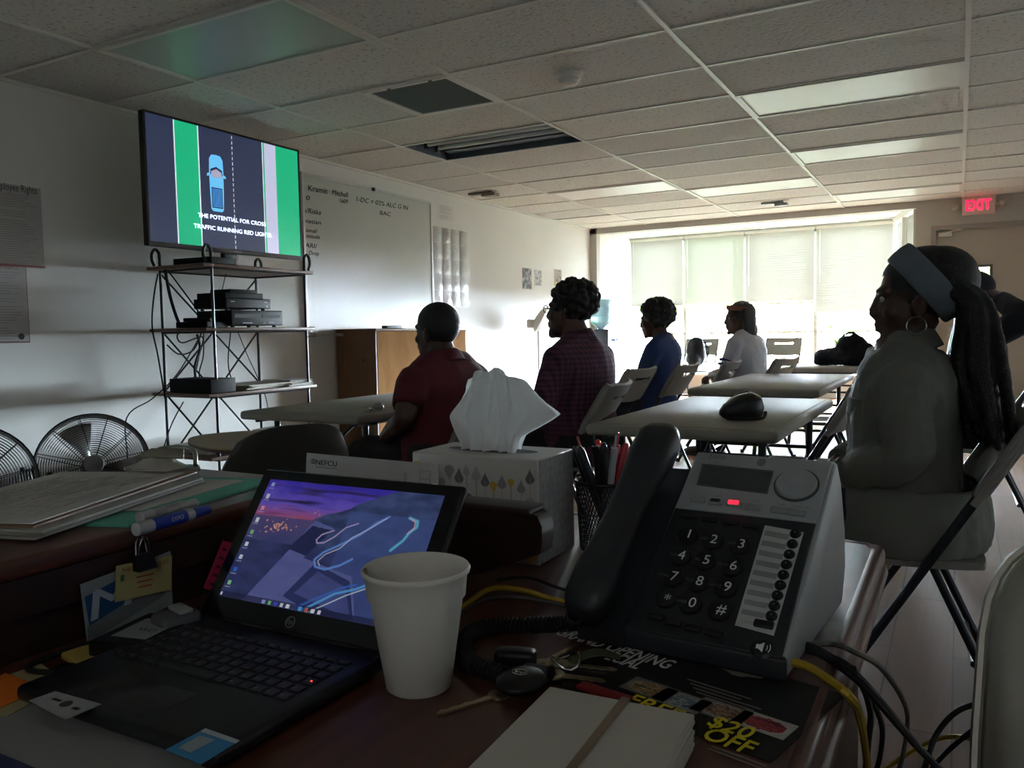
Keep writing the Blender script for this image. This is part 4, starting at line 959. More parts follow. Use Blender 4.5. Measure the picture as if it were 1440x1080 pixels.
def person(label, loc, rotz, S=1.0, wide=1.0, lean=0.0, skin='#4a2f22', shirt=None, sleeve='short', pants=None, head=(0, 0), neckfwd=.03, arms=None, vox=.009, hair=None, seed=0, shirt_bump=.006, cat='person', hs=1.04, shz=.955):
    t = thing('person', label, cat, loc, rotz)
    m_skin = M('skin '+skin, skin, .5, var=.08, scale=8, coat=.05)
    def U(x, y, z):                                                            # upper-body point with lean and size
        k = (z-.47)*S; return V((x, y-math.sin(lean)*k, .47+math.cos(lean)*k))
    arms = arms or {}
    aL = arms.get('L', ((-.245, .03, .76), (-.10, .27, .655))); aR = arms.get('R', ((.245, .03, .76), (.10, .27, .655)))
    arm_pts = []
    for s, (e, w) in ((-1, aL), (1, aR)): arm_pts.append((s, U(s*.176*wide, -.01, shz), U(*e), U(*w)))
    hc = U(0, neckfwd, 1.172); Th = Matrix.Translation(hc) @ Matrix.Rotation(head[0], 4, 'Z') @ Matrix.Rotation(head[1], 4, 'X') @ Matrix.Scale(hs, 4)
    legs = [(s, V((s*.09, .0, .535)), V((s*.115, .44, .53)), V((s*.12, .40, .10))) for s in (-1, 1)]
    def torso(mb, inf, ztop=1.075):
        rs = []
        for z, rx, ry, yo in ((.455, .13, .09, 0), (.475, .165, .125, 0), (.54, .182, .142, .0), (.63, .174, .136, .01), (.73, .166, .126, .008), (.84, .178, .126, -.002), (.92, .192, .120, -.008), (.965, .184, .108, -.012), (1.0, .150, .092, -.014), (1.03, .108, .078, -.012), (1.06, .074, .068, -.006), (1.085, .060, .060, 0)):
            if z > ztop: break
            n = 28; rx = rx*wide+inf; ry = ry*(.55+.45*wide)+inf
            rs.append([U((rx)*math.copysign(abs(math.cos(2*PI*j/n))**.85, math.cos(2*PI*j/n)), yo+ry*math.copysign(abs(math.sin(2*PI*j/n))**.9, math.sin(2*PI*j/n)), z) for j in range(n)])
        mb.rings(rs)
        for s, sh, e, w in arm_pts:
            mb.ball(sh, .062*(.6+.4*wide)+inf); mb.tube([U(0, -.015, 1.03), U(s*.09*wide, -.015, .995), sh+V((0, 0, .006))], [.060+inf, .060+inf, .056+inf], 14)
    def arm(mb, k, inf, f0=0.0, f1=1.0):
        s, sh, e, w = arm_pts[k]; pts = [sh, sh.lerp(e, .5), e, e.lerp(w, .45), w]; rr_ = [.060, .052, .043, .042, .029]
        cut = {'short': 1.45, 'long': 3.9, 'elbow': 2.1}.get(f1, 4) if isinstance(f1, str) else 4
        P_, Q_ = spline(pts, [q*(.7+.3*wide)+inf for q in rr_], 6); n = max(3, int(cut*6)+1); mb.tube(P_[:n], Q_[:n], 14, round_cap=not isinstance(f1, str))
    # one continuous body
    mb = MB(); torso(mb, 0); [arm(mb, k, 0) for k in (0, 1)]
    nb = U(0, -.012, 1.02); mb.tube([nb, nb.lerp(hc, .5), hc+V((0, -.015, -.03))], [.064*(.6+.4*wide), .058*(.6+.4*wide), .055*(.6+.4*wide)], 16)
    head_geo(mb, Th)
    for s, h, k, a in legs:
        mb.tube([h, h.lerp(k, .5), k, k.lerp(a, .35), k.lerp(a, .7), a], [.088*(.5+.5*wide), .076*(.5+.5*wide), .058, .055, .043, .036], 14, smooth=3, round_cap=True)
        mb.tube([a+V((0, -.03, -.055)), a+V((0, .06, -.06)), a+V((s*.01, .17, -.072))], [.035, .036, .026], 12, flat=(1.15, .8), round_cap=True)
    for k, (s, sh, e, w) in enumerate(arm_pts):
        f = (w-e).normalized(); hn = arms.get('n', V((0, .35, 1))); hand(mb, w+f*.02, f+V(arms.get('bend', (0, 0, -.15))), hn, s, arms.get('curl', .5))
    obj('body', remesh(mb, 'body', min(vox, .0065), m_skin, 2, fac=.4), None, t)
    for s in (-1, 1):
        e = MB(); e.ball(Th @ V((s*.029, .0725, .010)), .0095*hs); obj('eye', e, M('eye', '#8d857e', .5), t)
        e = MB(); e.ball(Th @ V((s*.029, .0795, .010)), .0045*hs, nu=10, nv=8); obj('iris', e, M('iris', '#120c08', .5), t)
    # clothes
    if shirt:
        mb = MB(); torso(mb, .014, 1.05); [arm(mb, k, .016, 0, sleeve) for k in (0, 1)]
        obj('shirt' if sleeve != 'long' else 'jacket', remesh(mb, 'shirt', vox, shirt, 4, shirt_bump, 13, seed), None, t)
    if pants:
        mb = MB(); rs = []
        for z, rx, ry in ((.45, .15, .11), (.47, .182, .142), (.56, .196, .156), (.62, .188, .150)):
            rs.append([V((rx*wide*math.cos(2*PI*j/24), ry*(.55+.45*wide)*math.sin(2*PI*j/24), z)) for j in range(24)])
        mb.rings(rs)
        for s, h, k, a in legs: mb.tube([h, h.lerp(k, .5), k+V((0, .01, .0)), k.lerp(a, .4), a+V((0, 0, .0))], [.098*(.5+.5*wide), .088*(.5+.5*wide), .073, .068, .058], 16, smooth=3)
        obj('trousers', remesh(mb, 'trousers', .012, pants, 3, .005, 14, seed+3), None, t)
    for s, h, k, a in legs:
        mb = MB(); mb.tube([a+V((0, -.04, -.055)), a+V((0, .06, -.055)), a+V((s*.01, .16, -.066)), a+V((s*.012, .20, -.072))], [.046, .047, .040, .028], 14, flat=(1.1, .85), round_cap=True)
        mb.rbox(a+V((s*.005, .075, -.093)), (.095, .29, .014), .006); obj('shoe', mb, M('shoe', '#1c1c20', .5), t, smooth=60)
    t['_dummy'] = 0; del t['_dummy']
    return t, Th, U
m_hair = M('black hair', '#0d0b0b', .55, var=.2, scale=60, bump=.3, bscale=220)
def curls(T, ctr, rad, n, r0, r1, keep, seed, mat=m_hair, vox=.006, parent=None):
    q = random.Random(seed); mb = MB(); mb.ball(ctr, [k*.93 for k in rad], 0, T, 24, 16); i = 0
    while i < n:
        d = V((q.gauss(0, 1), q.gauss(0, 1), q.gauss(0, 1))).normalized()
        p = V(ctr)+V((d.x*rad[0], d.y*rad[1], d.z*rad[2]))
        if not keep(p): i += .2; continue
        r = q.uniform(r0, r1); mb.ball(p, (r, r*q.uniform(.8, 1.2), r*q.uniform(.8, 1.2)), 0, T, 9, 7); i += 1
    return obj('hair', remesh(mb, 'hair', vox, mat, 1), None, parent)
def collar_rings(mb, U, k, n=28):
    mb.rings([[U(r*k*math.cos(2*PI*j/n), -.006+r*k*.96*math.sin(2*PI*j/n), 1.045+dz-.028*math.sin(2*PI*j/n)) for j in range(n)] for r, dz in ((.074, -.02), (.071, .012), (.074, .022), (.080, .018), (.098, -.018), (.104, -.032), (.098, -.036))], 0, None, False)
def fabric(name, c, **k): return M(name, c, .85, var=.1, scale=25, bump=.25, bscale=400, **k)

# man in the plain maroon polo
polo = fabric('maroon polo', '#54131f')
t, Th, U = person('man with cropped hair in a plain maroon polo shirt, seated at the table with keys', (-2.06, 3.12, 0), LEFT-.10, S=.905, hs=1.10, shz=.925, wide=1.22, lean=-.04, shirt=polo, sleeve='short', pants=fabric('dark trousers', '#1d1b1e'), head=(-.05, -.02), skin='#3f271b', seed=1,
    arms={'L': ((-.30, -.01, .76), (-.14, .25, .64)), 'R': ((.30, -.01, .76), (.14, .25, .64))})
mb = MB(); mb.ball((0, -.018, .036), (.081, .100, .093), 0, Th, 36, 24); me = remesh(mb, 'hair', .006, m_hair, 2)
inv = Th.inverted(); bm = bmesh.new(); bm.from_mesh(me)
kill = [f for f in bm.faces if (lambda p: (p.y > .045 and p.z < .075) or (p.y > -.0 and p.z < .01) or p.z < -.045)(inv @ f.calc_center_median())]
bmesh.ops.delete(bm, geom=kill, context='FACES'); bm.to_mesh(me); bm.free(); obj('hair', me, None, t)
mb = MB(); n = 24
collar_rings(mb, U, 1.0); obj('collar', mb, polo, t)

# man in the checked shirt and glasses
m = bpy.data.materials.new('checked maroon shirt'); m.use_nodes = True; nt = m.node_tree; b = nt.nodes['Principled BSDF']; tc = nt.nodes.new('ShaderNodeTexCoord')
sp = nt.nodes.new('ShaderNodeSeparateXYZ'); nt.links.new(tc.outputs['Object'], sp.inputs[0])
def wv(sock, f):
    a = nt.nodes.new('ShaderNodeMath'); a.operation = 'MULTIPLY'; a.inputs[1].default_value = f; nt.links.new(sock, a.inputs[0])
    s_ = nt.nodes.new('ShaderNodeMath'); s_.operation = 'SINE'; nt.links.new(a.outputs[0], s_.inputs[0])
    g_ = nt.nodes.new('ShaderNodeMath'); g_.operation = 'GREATER_THAN'; g_.inputs[1].default_value = .25; nt.links.new(s_.outputs[0], g_.inputs[0]); return g_.outputs[0]
ad_ = nt.nodes.new('ShaderNodeMath'); ad_.operation = 'ADD'; nt.links.new(wv(sp.outputs[0], 260), ad_.inputs[0]); nt.links.new(wv(sp.outputs[2], 260), ad_.inputs[1])
dv = nt.nodes.new('ShaderNodeMath'); dv.operation = 'MULTIPLY'; dv.inputs[1].default_value = .5; nt.links.new(ad_.outputs[0], dv.inputs[0])
mx = nt.nodes.new('ShaderNodeMix'); mx.data_type = 'RGBA'; mx.inputs[6].default_value = (*lin('#573144'), 1); mx.inputs[7].default_value = (*lin('#2a1c30'), 1)
nt.links.new(dv.outputs[0], mx.inputs[0]); nt.links.new(mx.outputs[2], b.inputs['Base Color']); b.inputs['Roughness'].default_value = .9
t, Th, U = person('heavyset man with curly hair and glasses in a checked maroon shirt', (-1.61, 3.66, 0), LEFT-.06, S=1.035, hs=1.12, shz=.94, wide=1.22, lean=-.06, shirt=m, sleeve='elbow', pants=fabric('dark trousers', '#1d1b1e'), head=(.02, .06), skin='#4d3123', seed=2, neckfwd=.035,
    arms={'L': ((-.30, .04, .76), (-.12, .27, .66)), 'R': ((.30, .04, .76), (.12, .27, .66))})
curls(Th, (0, -.03, .055), (.094, .102, .088), 240, .009, .018, lambda p: not (p.y > .035 and p.z < .07) and not (p.y > -.01 and p.z < .0) and p.z > -.06, 5, parent=t)
mb = MB()
for s in (-1, 1):
    mb.tube([Th @ V((s*.033+.021*math.cos(k*PI/8), .098, .010+.016*math.sin(k*PI/8))) for k in range(16)], .0022, 6, closed=True)
    mb.tube([Th @ V((s*.054, .096, .014)), Th @ V((s*.076, .07, .014)), Th @ V((s*.080, -.01, .008))], .0022, 6)
mb.tube([Th @ V((-.012, .099, .014)), Th @ V((.012, .099, .014))], .002, 6); obj('glasses', mb, m_black, t)
mb = MB(); mb.ball(Th @ V((0, .045, -.085)), (.052, .052, .035)); mb.ball(Th @ V((0, .075, -.1)), (.026, .022, .022)); obj('beard', remesh(mb, 'beard', .006, m_hair, 2), None, t)
mb = MB()
collar_rings(mb, U, 1.0); obj('collar', mb, m, t)

# woman in the blue tee
blue = fabric('blue tee', '#1c3060')
t, Th, U = person('woman with a curly bob in a dark blue tee, seated sideways in the middle row', (-1.96, 5.76, 0), LEFT-.02, S=1.0, hs=1.06, wide=.98, lean=.10, shirt=blue, sleeve='elbow', pants=fabric('blue jeans', '#1d2538'), head=(.1, -.16), skin='#4a3022', seed=4, neckfwd=.075,
    arms={'L': ((-.21, .06, .76), (-.06, .30, .68)), 'R': ((.21, .06, .76), (.06, .30, .68))})
curls(Th, (0, -.035, .045), (.115, .118, .103), 220, .010, .021, lambda p: not (p.y > .03 and p.z < .075) and not (p.y > .005 and p.z < .01) and p.z > -.075, 6, parent=t)
# person in the white jersey, looking towards the camera
jer = fabric('white jersey', '#b9bac4')
t, Th, U = person('person in a white jersey with dark stripes on the sleeve, head turned to the desk', (-1.52, 6.98, 0), LEFT-.22, S=1.02, hs=1.14, wide=1.12, lean=-.14, shirt=jer, sleeve='elbow', pants=fabric('grey trousers', '#3a3d47'), head=(.75, -.05), skin='#4a3022', seed=7,
    arms={'L': ((-.27, .08, .74), (-.10, .30, .70)), 'R': ((.27, .08, .74), (.10, .30, .70))})
s, = (1,); mb = MB()
for f in (.60, .76):
    sh, e = U(-.176*1.12, -.01, .955), U(-.27, .08, .74); c0 = sh.lerp(e, f); c1 = sh.lerp(e, f+.075); mb.tube([c0, c1], [.094-.016*f, .093-.016*f], 18)
obj('sleeve_stripe', mb, fabric('navy stripe', '#1d2f66'), t)
mb = MB(); mb.ball((0, -.03, .045), (.088, .105, .088), 0, Th, 28, 18)
for k in range(20):
    a = PI*(.05+.9*k/19)+PI; x, y = .085*math.cos(a), -.015+.095*math.sin(a)*.95; mb.tube([(x, y, .05), (x*1.06, y*1.04, -.03), (x*1.1, y*1.12, -.105), (x*1.05, y*1.2, -.125)], [.03, .028, .024, .012], 8, 0, Th, smooth=3, round_cap=True)
me = remesh(mb, 'hair', .007, m_hair, 2); inv = Th.inverted(); bm = bmesh.new(); bm.from_mesh(me)
kill = [f for f in bm.faces if (lambda p: p.y > .05 and p.z < .07)(inv @ f.calc_center_median())]
bmesh.ops.delete(bm, geom=kill, context='FACES'); bm.to_mesh(me); bm.free(); obj('hair', me, None, t)
mb = MB(); mb.rings([[Th @ V(((.087+o_)*math.cos(2*PI*j/32), -.022+(.098+o_)*math.sin(2*PI*j/32), .068+dz+.018*math.sin(2*PI*j/32))) for j in range(32)] for o_, dz in ((.0, -.016), (.006, -.012), (.006, .014), (.0, .018))], 0, None, False); obj('headband', mb, fabric('red headband', '#7a4a44'), t)

# woman in the grey denim jacket (nearest)
den = fabric('grey denim', '#6c6f68'); braid = M('braided hair', '#0f0d0f', .5, var=.3, scale=90, bump=.6, bscale=260)
t, Th, U = person('woman with long dark braids, grey headband and hoop earring in a pale denim jacket', (-.125, 2.74, 0), LEFT+.04, S=1.0, hs=1.19, shz=.925, wide=1.28, lean=-.05, shirt=den, sleeve='long', pants=fabric('blue jeans', '#1d2538'), head=(0, -.05), skin='#3d261b', seed=9, vox=.008, shirt_bump=.014, neckfwd=-.045,
    arms={'L': ((-.30, -.01, .74), (-.09, .185, .645)), 'R': ((.30, .0, .74), (.06, .20, .655)), 'curl': .62, 'bend': (0, 0, -.2), 'n': V((0, .5, 1))})
q = random.Random(2); mb = MB()
mb.ball((0, -.028, .045), (.088, .108, .092), 0, Th, 28, 18)
mb.ball((0, -.062, .045), (.088, .085, .088), 0, Th, 24, 16)
for k in range(70):
    a = q.uniform(-1, 1); x0 = .075*a; st = V((x0, -.06-.04*(1-a*a)+q.uniform(-.02, .02), .045+.03*(1-a*a)+q.uniform(-.05, .02)))
    rr0 = q.random(); m1 = V((x0*1.15, -.100-.050*rr0, -.03+q.uniform(-.02, .02))); m2 = V((x0*1.75, -.075-.105*rr0, -.17)); l = q.uniform(.28, .36); e = V((x0*2.1+q.uniform(-.02, .02), -.095-.10*rr0, -l))
    P_, Q_ = spline([st, m1, m2, e], [.014, .013, .0125, .008], 8); Q_ = [r*(1+.12*(i % 2)) for i, r in enumerate(Q_)]
    mb.tube(P_, Q_, 8, 0, Th, round_cap=True)
me = remesh(mb, 'hair', .006, braid, 1); inv = Th.inverted(); bm = bmesh.new(); bm.from_mesh(me)
kill = [f for f in bm.faces if (lambda p: (p.y > .052 and p.z < .072) or (p.y > .015 and p.z < .025))(inv @ f.calc_center_median())]
bmesh.ops.delete(bm, geom=kill, context='FACES'); bm.to_mesh(me); bm.free(); obj('hair', me, None, t)
# headband : a wide band over the front of the head, round behind the ears
mb = MB(); n = 48; rs = []
for f, o_ in ((-1, .0), (-.9, .006), (-.3, .009), (.3, .009), (.9, .006), (1, .0)):
    ring = []
    for j in range(n):
        a = 2*PI*j/n; d0 = V((0, -.72, .70)); up = V((0, .60, .80)).normalized(); rt = V((1, 0, 0)); nn = rt.cross(up)
        c = V((0, -.028, .045)); p = c+rt*((.092+o_)*math.cos(a))+up*((.100+o_)*math.sin(a))+nn*(f*.034)
        ring.append(Th @ p)
    rs.append(ring)
mb.rings(rs, 0, None, False); obj('headband', mb, fabric('grey headband', '#5d6771'), t, smooth=80)
for s in (-1, 1):
    c = Th @ V((s*.088, .000, -.062)); mb = MB(); mb.tube([c+V((0, .026*math.cos(k*PI/14), .026*math.sin(k*PI/14))) for k in range(28)], .0018, 6, closed=True); obj('earring', mb, M('silver hoop', '#b9bcc2', .2, 1.0), t)
mb = MB(); n = 24      # turned-up collar, pocket flap, hem and cuffs
collar_rings(mb, U, 1.12); obj('collar', mb, den, t, smooth=80)
mb = MB(); mb.rings([[V((.196*1.28*k_*math.cos(2*PI*j/32), .165*1.1*k_*math.sin(2*PI*j/32), z)) for j in range(32)] for z, k_ in ((.64, 1.06), (.58, 1.20), (.50, 1.25), (.455, 1.22), (.45, 1.14), (.52, 1.12), (.64, 1.0))], 0, None, False)
obj('jacket_hem', remesh(mb, 'jacket_hem', .008, den, 3, .008, 16, 3), None, t)
for s, e, w in ((-1, (-.30, -.01, .74), (-.09, .185, .645)), (1, (.30, .0, .74), (.06, .20, .655))):
    e, w = U(*e), U(*w); mb = MB(); mb.tube([e.lerp(w, .84), e.lerp(w, .97)], [.054, .050], 18); obj('cuff', mb, den, t)
mb = MB()
for z in (.64, .73, .82, .91): p = U(.012, .155+(.01 if z < .8 else -.01), z); mb.ball(p, (.008, .005, .008), nu=10, nv=6)
obj('button_row', mb, m_chrome, t)
for s_ in (-1, 1):
    c_ = U(s_*.13, .128, .86); mb = MB(); mb.rbox(c_, (.10, .012, .055), .005, rot=(-.1, 0, -s_*.42)); obj('pocket_flap', mb, den, t)

# person in dark clothes and cap by the exit
t, Th, U = person('person in dark clothes and cap by the exit door, arm raised behind the head', (.07, 4.96, 0), LEFT-.05, S=1.10, wide=1.12, lean=.02, shirt=fabric('black jacket', '#1a1c24'), sleeve='long', pants=fabric('dark trousers', '#1d1b1e'), head=(-.3, -.1), skin='#3f271b', seed=12,
    arms={'L': ((-.26, -.22, 1.06), (-.10, -.10, 1.16)), 'R': ((.25, .04, .76), (.10, .27, .66))})
mb = MB(); mb.ball((0, -.012, .045), (.086, .104, .088), 0, Th, 28, 18); me = remesh(mb, 'cap', .006, fabric('dark cap', '#171b26'), 2); inv = Th.inverted(); bm = bmesh.new(); bm.from_mesh(me)
bmesh.ops.delete(bm, geom=[f for f in bm.faces if (inv @ f.calc_center_median()).z < .022], context='FACES'); bm.to_mesh(me); bm.free(); cp = obj('cap', me, None, t)
mb = MB(); mb.prism([(.075*math.cos(a), .075+.085*math.sin(a)) for a in [PI*k/14 for k in range(15)]], .028, .034, 0, Th); obj('cap_brim', mb, fabric('dark cap', '#171b26'), cp)
# ================================================================ RECEPTION DESK
DT = .74
t = thing('reception_desk', 'dark wooden reception desk with raised ledge in the foreground', 'desk', (0, 0, 0))
mb = MB(); mb.rbox((-.535, .76, DT-.02), (.87, 1.39, .04), .014, seg=4); obj('desktop', mb, m_desk, t)
mb = MB(); mb.tube([(-.112, .08, DT-.008), (-.112, 1.40, DT-.008), (-.125, 1.438, DT-.008), (-.16, 1.445, DT-.008), (-.95, 1.445, DT-.008)], .0105, 10); mb.tube([(-.106, .08, DT-.036), (-.106, 1.41, DT-.036), (-.14, 1.446, DT-.036), (-.95, 1.446, DT-.036)], .013, 10); obj('edge_moulding', mb, m_desk, t)
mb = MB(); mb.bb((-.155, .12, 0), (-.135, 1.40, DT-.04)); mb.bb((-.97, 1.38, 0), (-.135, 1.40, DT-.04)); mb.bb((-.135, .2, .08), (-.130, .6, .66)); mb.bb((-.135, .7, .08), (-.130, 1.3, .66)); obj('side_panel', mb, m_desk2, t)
LZ = .86
mb = MB(); mb.rbox((-1.125, .45, LZ-.0125), (.43, 1.16, .025), .008); obj('ledge_top', mb, m_desk, t)
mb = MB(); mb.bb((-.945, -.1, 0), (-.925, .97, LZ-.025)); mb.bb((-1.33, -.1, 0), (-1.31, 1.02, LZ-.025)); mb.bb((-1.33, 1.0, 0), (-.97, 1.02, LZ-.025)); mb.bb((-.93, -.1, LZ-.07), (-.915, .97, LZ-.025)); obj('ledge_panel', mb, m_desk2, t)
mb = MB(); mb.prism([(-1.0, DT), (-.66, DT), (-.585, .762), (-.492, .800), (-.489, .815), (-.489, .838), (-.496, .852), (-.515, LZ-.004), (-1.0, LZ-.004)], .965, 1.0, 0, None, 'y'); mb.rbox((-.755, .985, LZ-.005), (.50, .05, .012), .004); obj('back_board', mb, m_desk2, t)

# ---------------------------------------------------------------- laptop
m_lap = M('laptop black', '#121318', .38, var=.1); m_key_ = M('laptop key', '#1c1d23', .45, var=.1)
t = thing('laptop', 'open black laptop showing a night road wallpaper', 'laptop', (0, 0, 0))
lx0, lx1, ly0, ly1, lz = -.815, -.528, .447, .678, DT+.0035
mb = MB(); mb.rbox(((lx0+lx1)/2, (ly0+ly1)/2, lz+.009), (lx1-lx0, ly1-ly0, .016), .006); obj('base', mb, m_lap, t)
mb = MB()
for px_ in (lx0+.03, lx1-.03):
    for py_ in (ly0+.03, ly1-.03): mb.cyl((px_, py_, DT+.001), (px_, py_, lz+.002), .007, 10)
obj('rubber_foot', mb, m_rubber, t)
kz = lz+.0172
mb = MB()
for r in range(6):
    y = .635-.0172*r; n = 15; w = (lx1-lx0-.034)/n
    for k in range(n):
        if r == 5 and 4 <= k < 9:
            if k == 4: mb.rbox((lx0+.017+w*6.5, y, kz), (w*5-.002, .0145, .003), .001, seg=1)
            continue
        mb.rbox((lx0+.017+w*(k+.5), y, kz), (w-.0025, .0145 if r else .009, .003), .001, seg=1)
        mb.text('QWERTYUIOPASDFG'[k], frame((lx0+.017+w*(k+.25), y-.003, kz+.0017), (1, 0, 0), (0, 1, 0)), .006, 1)
obj('keyboard', mb, [m_key_, M('key print', '#8b8d94', .6)], t, smooth=None)
mb = MB(); mb.rbox(((lx0+lx1)/2-.01, .488, kz-.0004), (.10, .055, .0012), .0005); obj('touchpad', mb, M('touchpad', '#191a1f', .35), t)
mb = MB(); p = atz(438, 960, kz); mb.ball((p.x, p.y, kz+.001), .0014, nu=8, nv=6); obj('power_light', mb, M('led red', '#ff5a3c', .4, emit='#ff4a30', estr=2), t)
LT = R(54); lup = V((0, math.cos(LT), math.sin(LT))); LW, LH = .318, .203
LM = frame((lx0-.002, .672, lz+.016), (1, 0, 0), lup)
mb = MB(); mb.rbox((LW/2, LH/2, -.005), (LW, LH, .010), .0048, 0, LM, seg=3); obj('lid', mb, m_lap, t)
mb = MB(); mb.tube([LM @ V((.04, 0, -.006)), LM @ V((LW-.06, 0, -.006))], .0075, 10); obj('hinge', mb, m_lap, t)
sx0, sx1, sy0, sy1 = .020, LW-.022, .027, LH-.016
mb = MB(); mb.rbox((LW/2, LH/2, .0008), (LW-.006, LH-.006, .0016), .0007, 0, LM, seg=1); obj('bezel', mb, M('glossy bezel', '#0a0b0e', .12), t)
# wallpaper : dusk sky, town lights, mountain road with light trails
def seg_d(p, a, b):
    ax, ay = a; bx, by = b; dx, dy = bx-ax, by-ay; l = dx*dx+dy*dy
    k = 0 if l == 0 else max(0, min(1, ((p[0]-ax)*dx+(p[1]-ay)*dy)/l)); return math.hypot(p[0]-ax-k*dx, p[1]-ay-k*dy)
def uvw(cx, cy):
    X, Y = cx-435, cy-190; w = (Y-82/885*X)/(570+82/885*230); return ((X+230*w)/885, 1-w)
trails = []
for pts, col, wd in (
    ([(910, 405), (850, 425), (790, 470), (740, 497), (705, 500), (702, 485), (730, 460), (790, 440)], '#c9b4e6', .006),
    ([(1060, 372), (1000, 400), (920, 455), (820, 505), (740, 540), (695, 575), (700, 605), (750, 615), (820, 595), (880, 565)], '#6fa0f2', .010),
    ([(1050, 378), (960, 430), (880, 470), (820, 520), (750, 548), (712, 580), (722, 600)], '#e6dff6', .004),
    ([(1155, 375), (1190, 390), (1185, 415), (1150, 440), (1120, 475), (1060, 520)], '#6fd0f4', .012),
    ([(1160, 378), (1180, 395), (1172, 420), (1140, 445)], '#f0b4c0', .005),
    ([(610, 810), (700, 765), (800, 715), (900, 690), (1000, 650), (1100, 560)], '#5fb4f6', .011),
    ([(640, 812), (740, 770), (850, 720), (960, 680)], '#d8ecff', .005), ([(580, 800), (700, 745), (830, 690), (900, 672)], '#3f6fd0', .010)):
    q = [(u*1.6, v) for u, v in (uvw(*p) for p in pts)]; trails.append((q, lin(col), wd))
slab = [tuple(uvw(*p)) for p in ((690, 395), (790, 430), (640, 570), (880, 640), (900, 900), (620, 880), (318, 790), (540, 560))]
def inside(p, poly):
    c = False; n = len(poly)
    for i in range(n):
        (x1, y1), (x2, y2) = poly[i], poly[i-1]
        if (y1 > p[1]) != (y2 > p[1]) and p[0] < (x2-x1)*(p[1]-y1)/(y2-y1)+x1: c = not c
    return c
plaz = [tuple(uvw(*p)) for p in ((700, 590), (870, 660), (890, 860), (800, 850), (545, 740))]; plaz2 = [tuple(uvw(*p)) for p in ((715, 625), (850, 685), (870, 800), (800, 790), (600, 725))]
dk = [tuple(uvw(*p)) for p in ((680, 420), (780, 440), (650, 560), (555, 530))]
q = random.Random(6); lights = [(uvw(q.gauss(500, 45), q.gauss(430, 14)), q.uniform(.004, .009)) for _ in range(46)] + [(uvw(q.gauss(700, 14), q.gauss(362, 7)), .004) for _ in range(6)]
def mixc(a, b, k): k = max(0, min(1, k)); return tuple(x*(1-k)+y*k for x, y in zip(a, b))
cA, cB, cC, cD, cE = lin('#3a2fae'), lin('#6a58c8'), lin('#8b4f8e'), lin('#3f3f74'), lin('#2b3358')
def wall_fn(u, v):
    p = (u*1.6, v); n = mnoise.noise(V((u*9, v*14, 2)))+.5*mnoise.noise(V((u*25, v*30, 5)))
    if v > .80: c = mixc(cB, cA, (v-.8)/.2+n*.4); c = mixc(c, lin('#2b2350'), max(0, mnoise.noise(V((u*5, v*26, 1)))*1.6-.1))
    elif v > .69: c = mixc(lin('#a4577f'), cB, (v-.69)/.11+n*.25); c = mixc(c, lin('#3c2a58'), max(0, mnoise.noise(V((u*6, v*40, 9)))*1.3-.1))
    else: c = mixc(lin('#3c4478'), lin('#5a4f80'), (v-.45)/.24+n*.2)
    ridge = .86+.10*(u-.55)+.03*mnoise.noise(V((u*8, 0, 0))) if u > .40 else 0
    if u > .36 and v < .70+ (u-.36)*.75+.02*n: c = mixc(lin('#2c3a62'), lin('#49588a'), .5+n*.7)
    if v < .48: c = mixc(lin('#3a4274'), lin('#2a315c'), .4+n*.8)
    if u > .55 and v < .8: c = mixc(c, lin('#4a5fa0'), .45)
    if inside((u, v), slab): c = mixc(lin('#565e98'), lin('#646ca6'), .5+n*.5)
    if inside((u, v), dk): c = lin('#232a55')
    if inside((u, v), plaz): c = lin('#2c3568')
    if inside((u, v), plaz2): c = mixc(lin('#4c5690'), lin('#434c84'), .5+n)
    for (lu, lv), r in lights:
        d = math.hypot((u-lu)*1.6, v-lv)
        if d < r: c = lin('#e0a08a')
    for pts, col, wd in trails:
        d = min(seg_d(p, pts[i], pts[i+1]) for i in range(len(pts)-1))
        if d < wd*1.3: c = mixc(col, c, .15+max(0, d/wd-.3)*.85)
    if v < .045: c = mixc(c, lin('#1e2142'), .75)
    for k in range(10):
        if abs(u-(.27+.035*k)) < .009 and .008 < v < .036 and k != 5: c = [lin(x) for x in ('#8fa4d8', '#7dc47a', '#3a56c8', '#d8d8e4', '#e8e8f0', '#c0d0e8', '#50a8f0', '#d05a50', '#e8e8f0', '#e4e4f0')][k]
    for k in range(9):
        if abs(u-.030) < .011 and abs(v-(.955-.105*k)) < .018: c = [lin(x) for x in ('#9fb0e8', '#cfd4e4', '#e0a0b0', '#dfe4f0', '#7dc47a', '#e8e8f0', '#d8e0f0', '#3a6ae0', '#8fd09a')][k]
        if abs(u-.030) < .018 and abs(v-(.922-.105*k)) < .006 and int(u*900) % 2: c = lin('#a8aed0')
    if abs(u-.012) < .006 and abs(v-.022) < .011: c = lin('#e8ecf8')
    return c
paint('screen', sx1-sx0, sy1-sy0, 300, 176, wall_fn, attr_mat('laptop screen glow', .5, .15), t, T=LM @ Matrix.Translation((sx0, sy0, .0019)))
mb = MB(); c0 = V((LW*.46, .0135, .0019)); mb.tube([LM @ (c0+V((.0062*math.cos(k*PI/12), .0062*math.sin(k*PI/12), 0))) for k in range(24)], .0006, 4, closed=True); mb.text('hp', LM @ Matrix.Translation(c0+V((0, -.0022, 0))), .0085, 0, None, 'c', .2); obj('logo', mb, M('logo silver', '#9fa2a8', .3, .5), t, smooth=None)
def sticker(name, px, zz, mat, parent, label=None, z=None):
    P = [atz(x, y, zz) for x, y in px]; mb = MB(); mb.quad([(p.x, p.y, zz) for p in P]); mb.quad([(p.x, p.y, zz-.0004) for p in reversed(P)])
    return obj(name, mb, mat, parent, smooth=None, label=label)
pz = kz+.0002
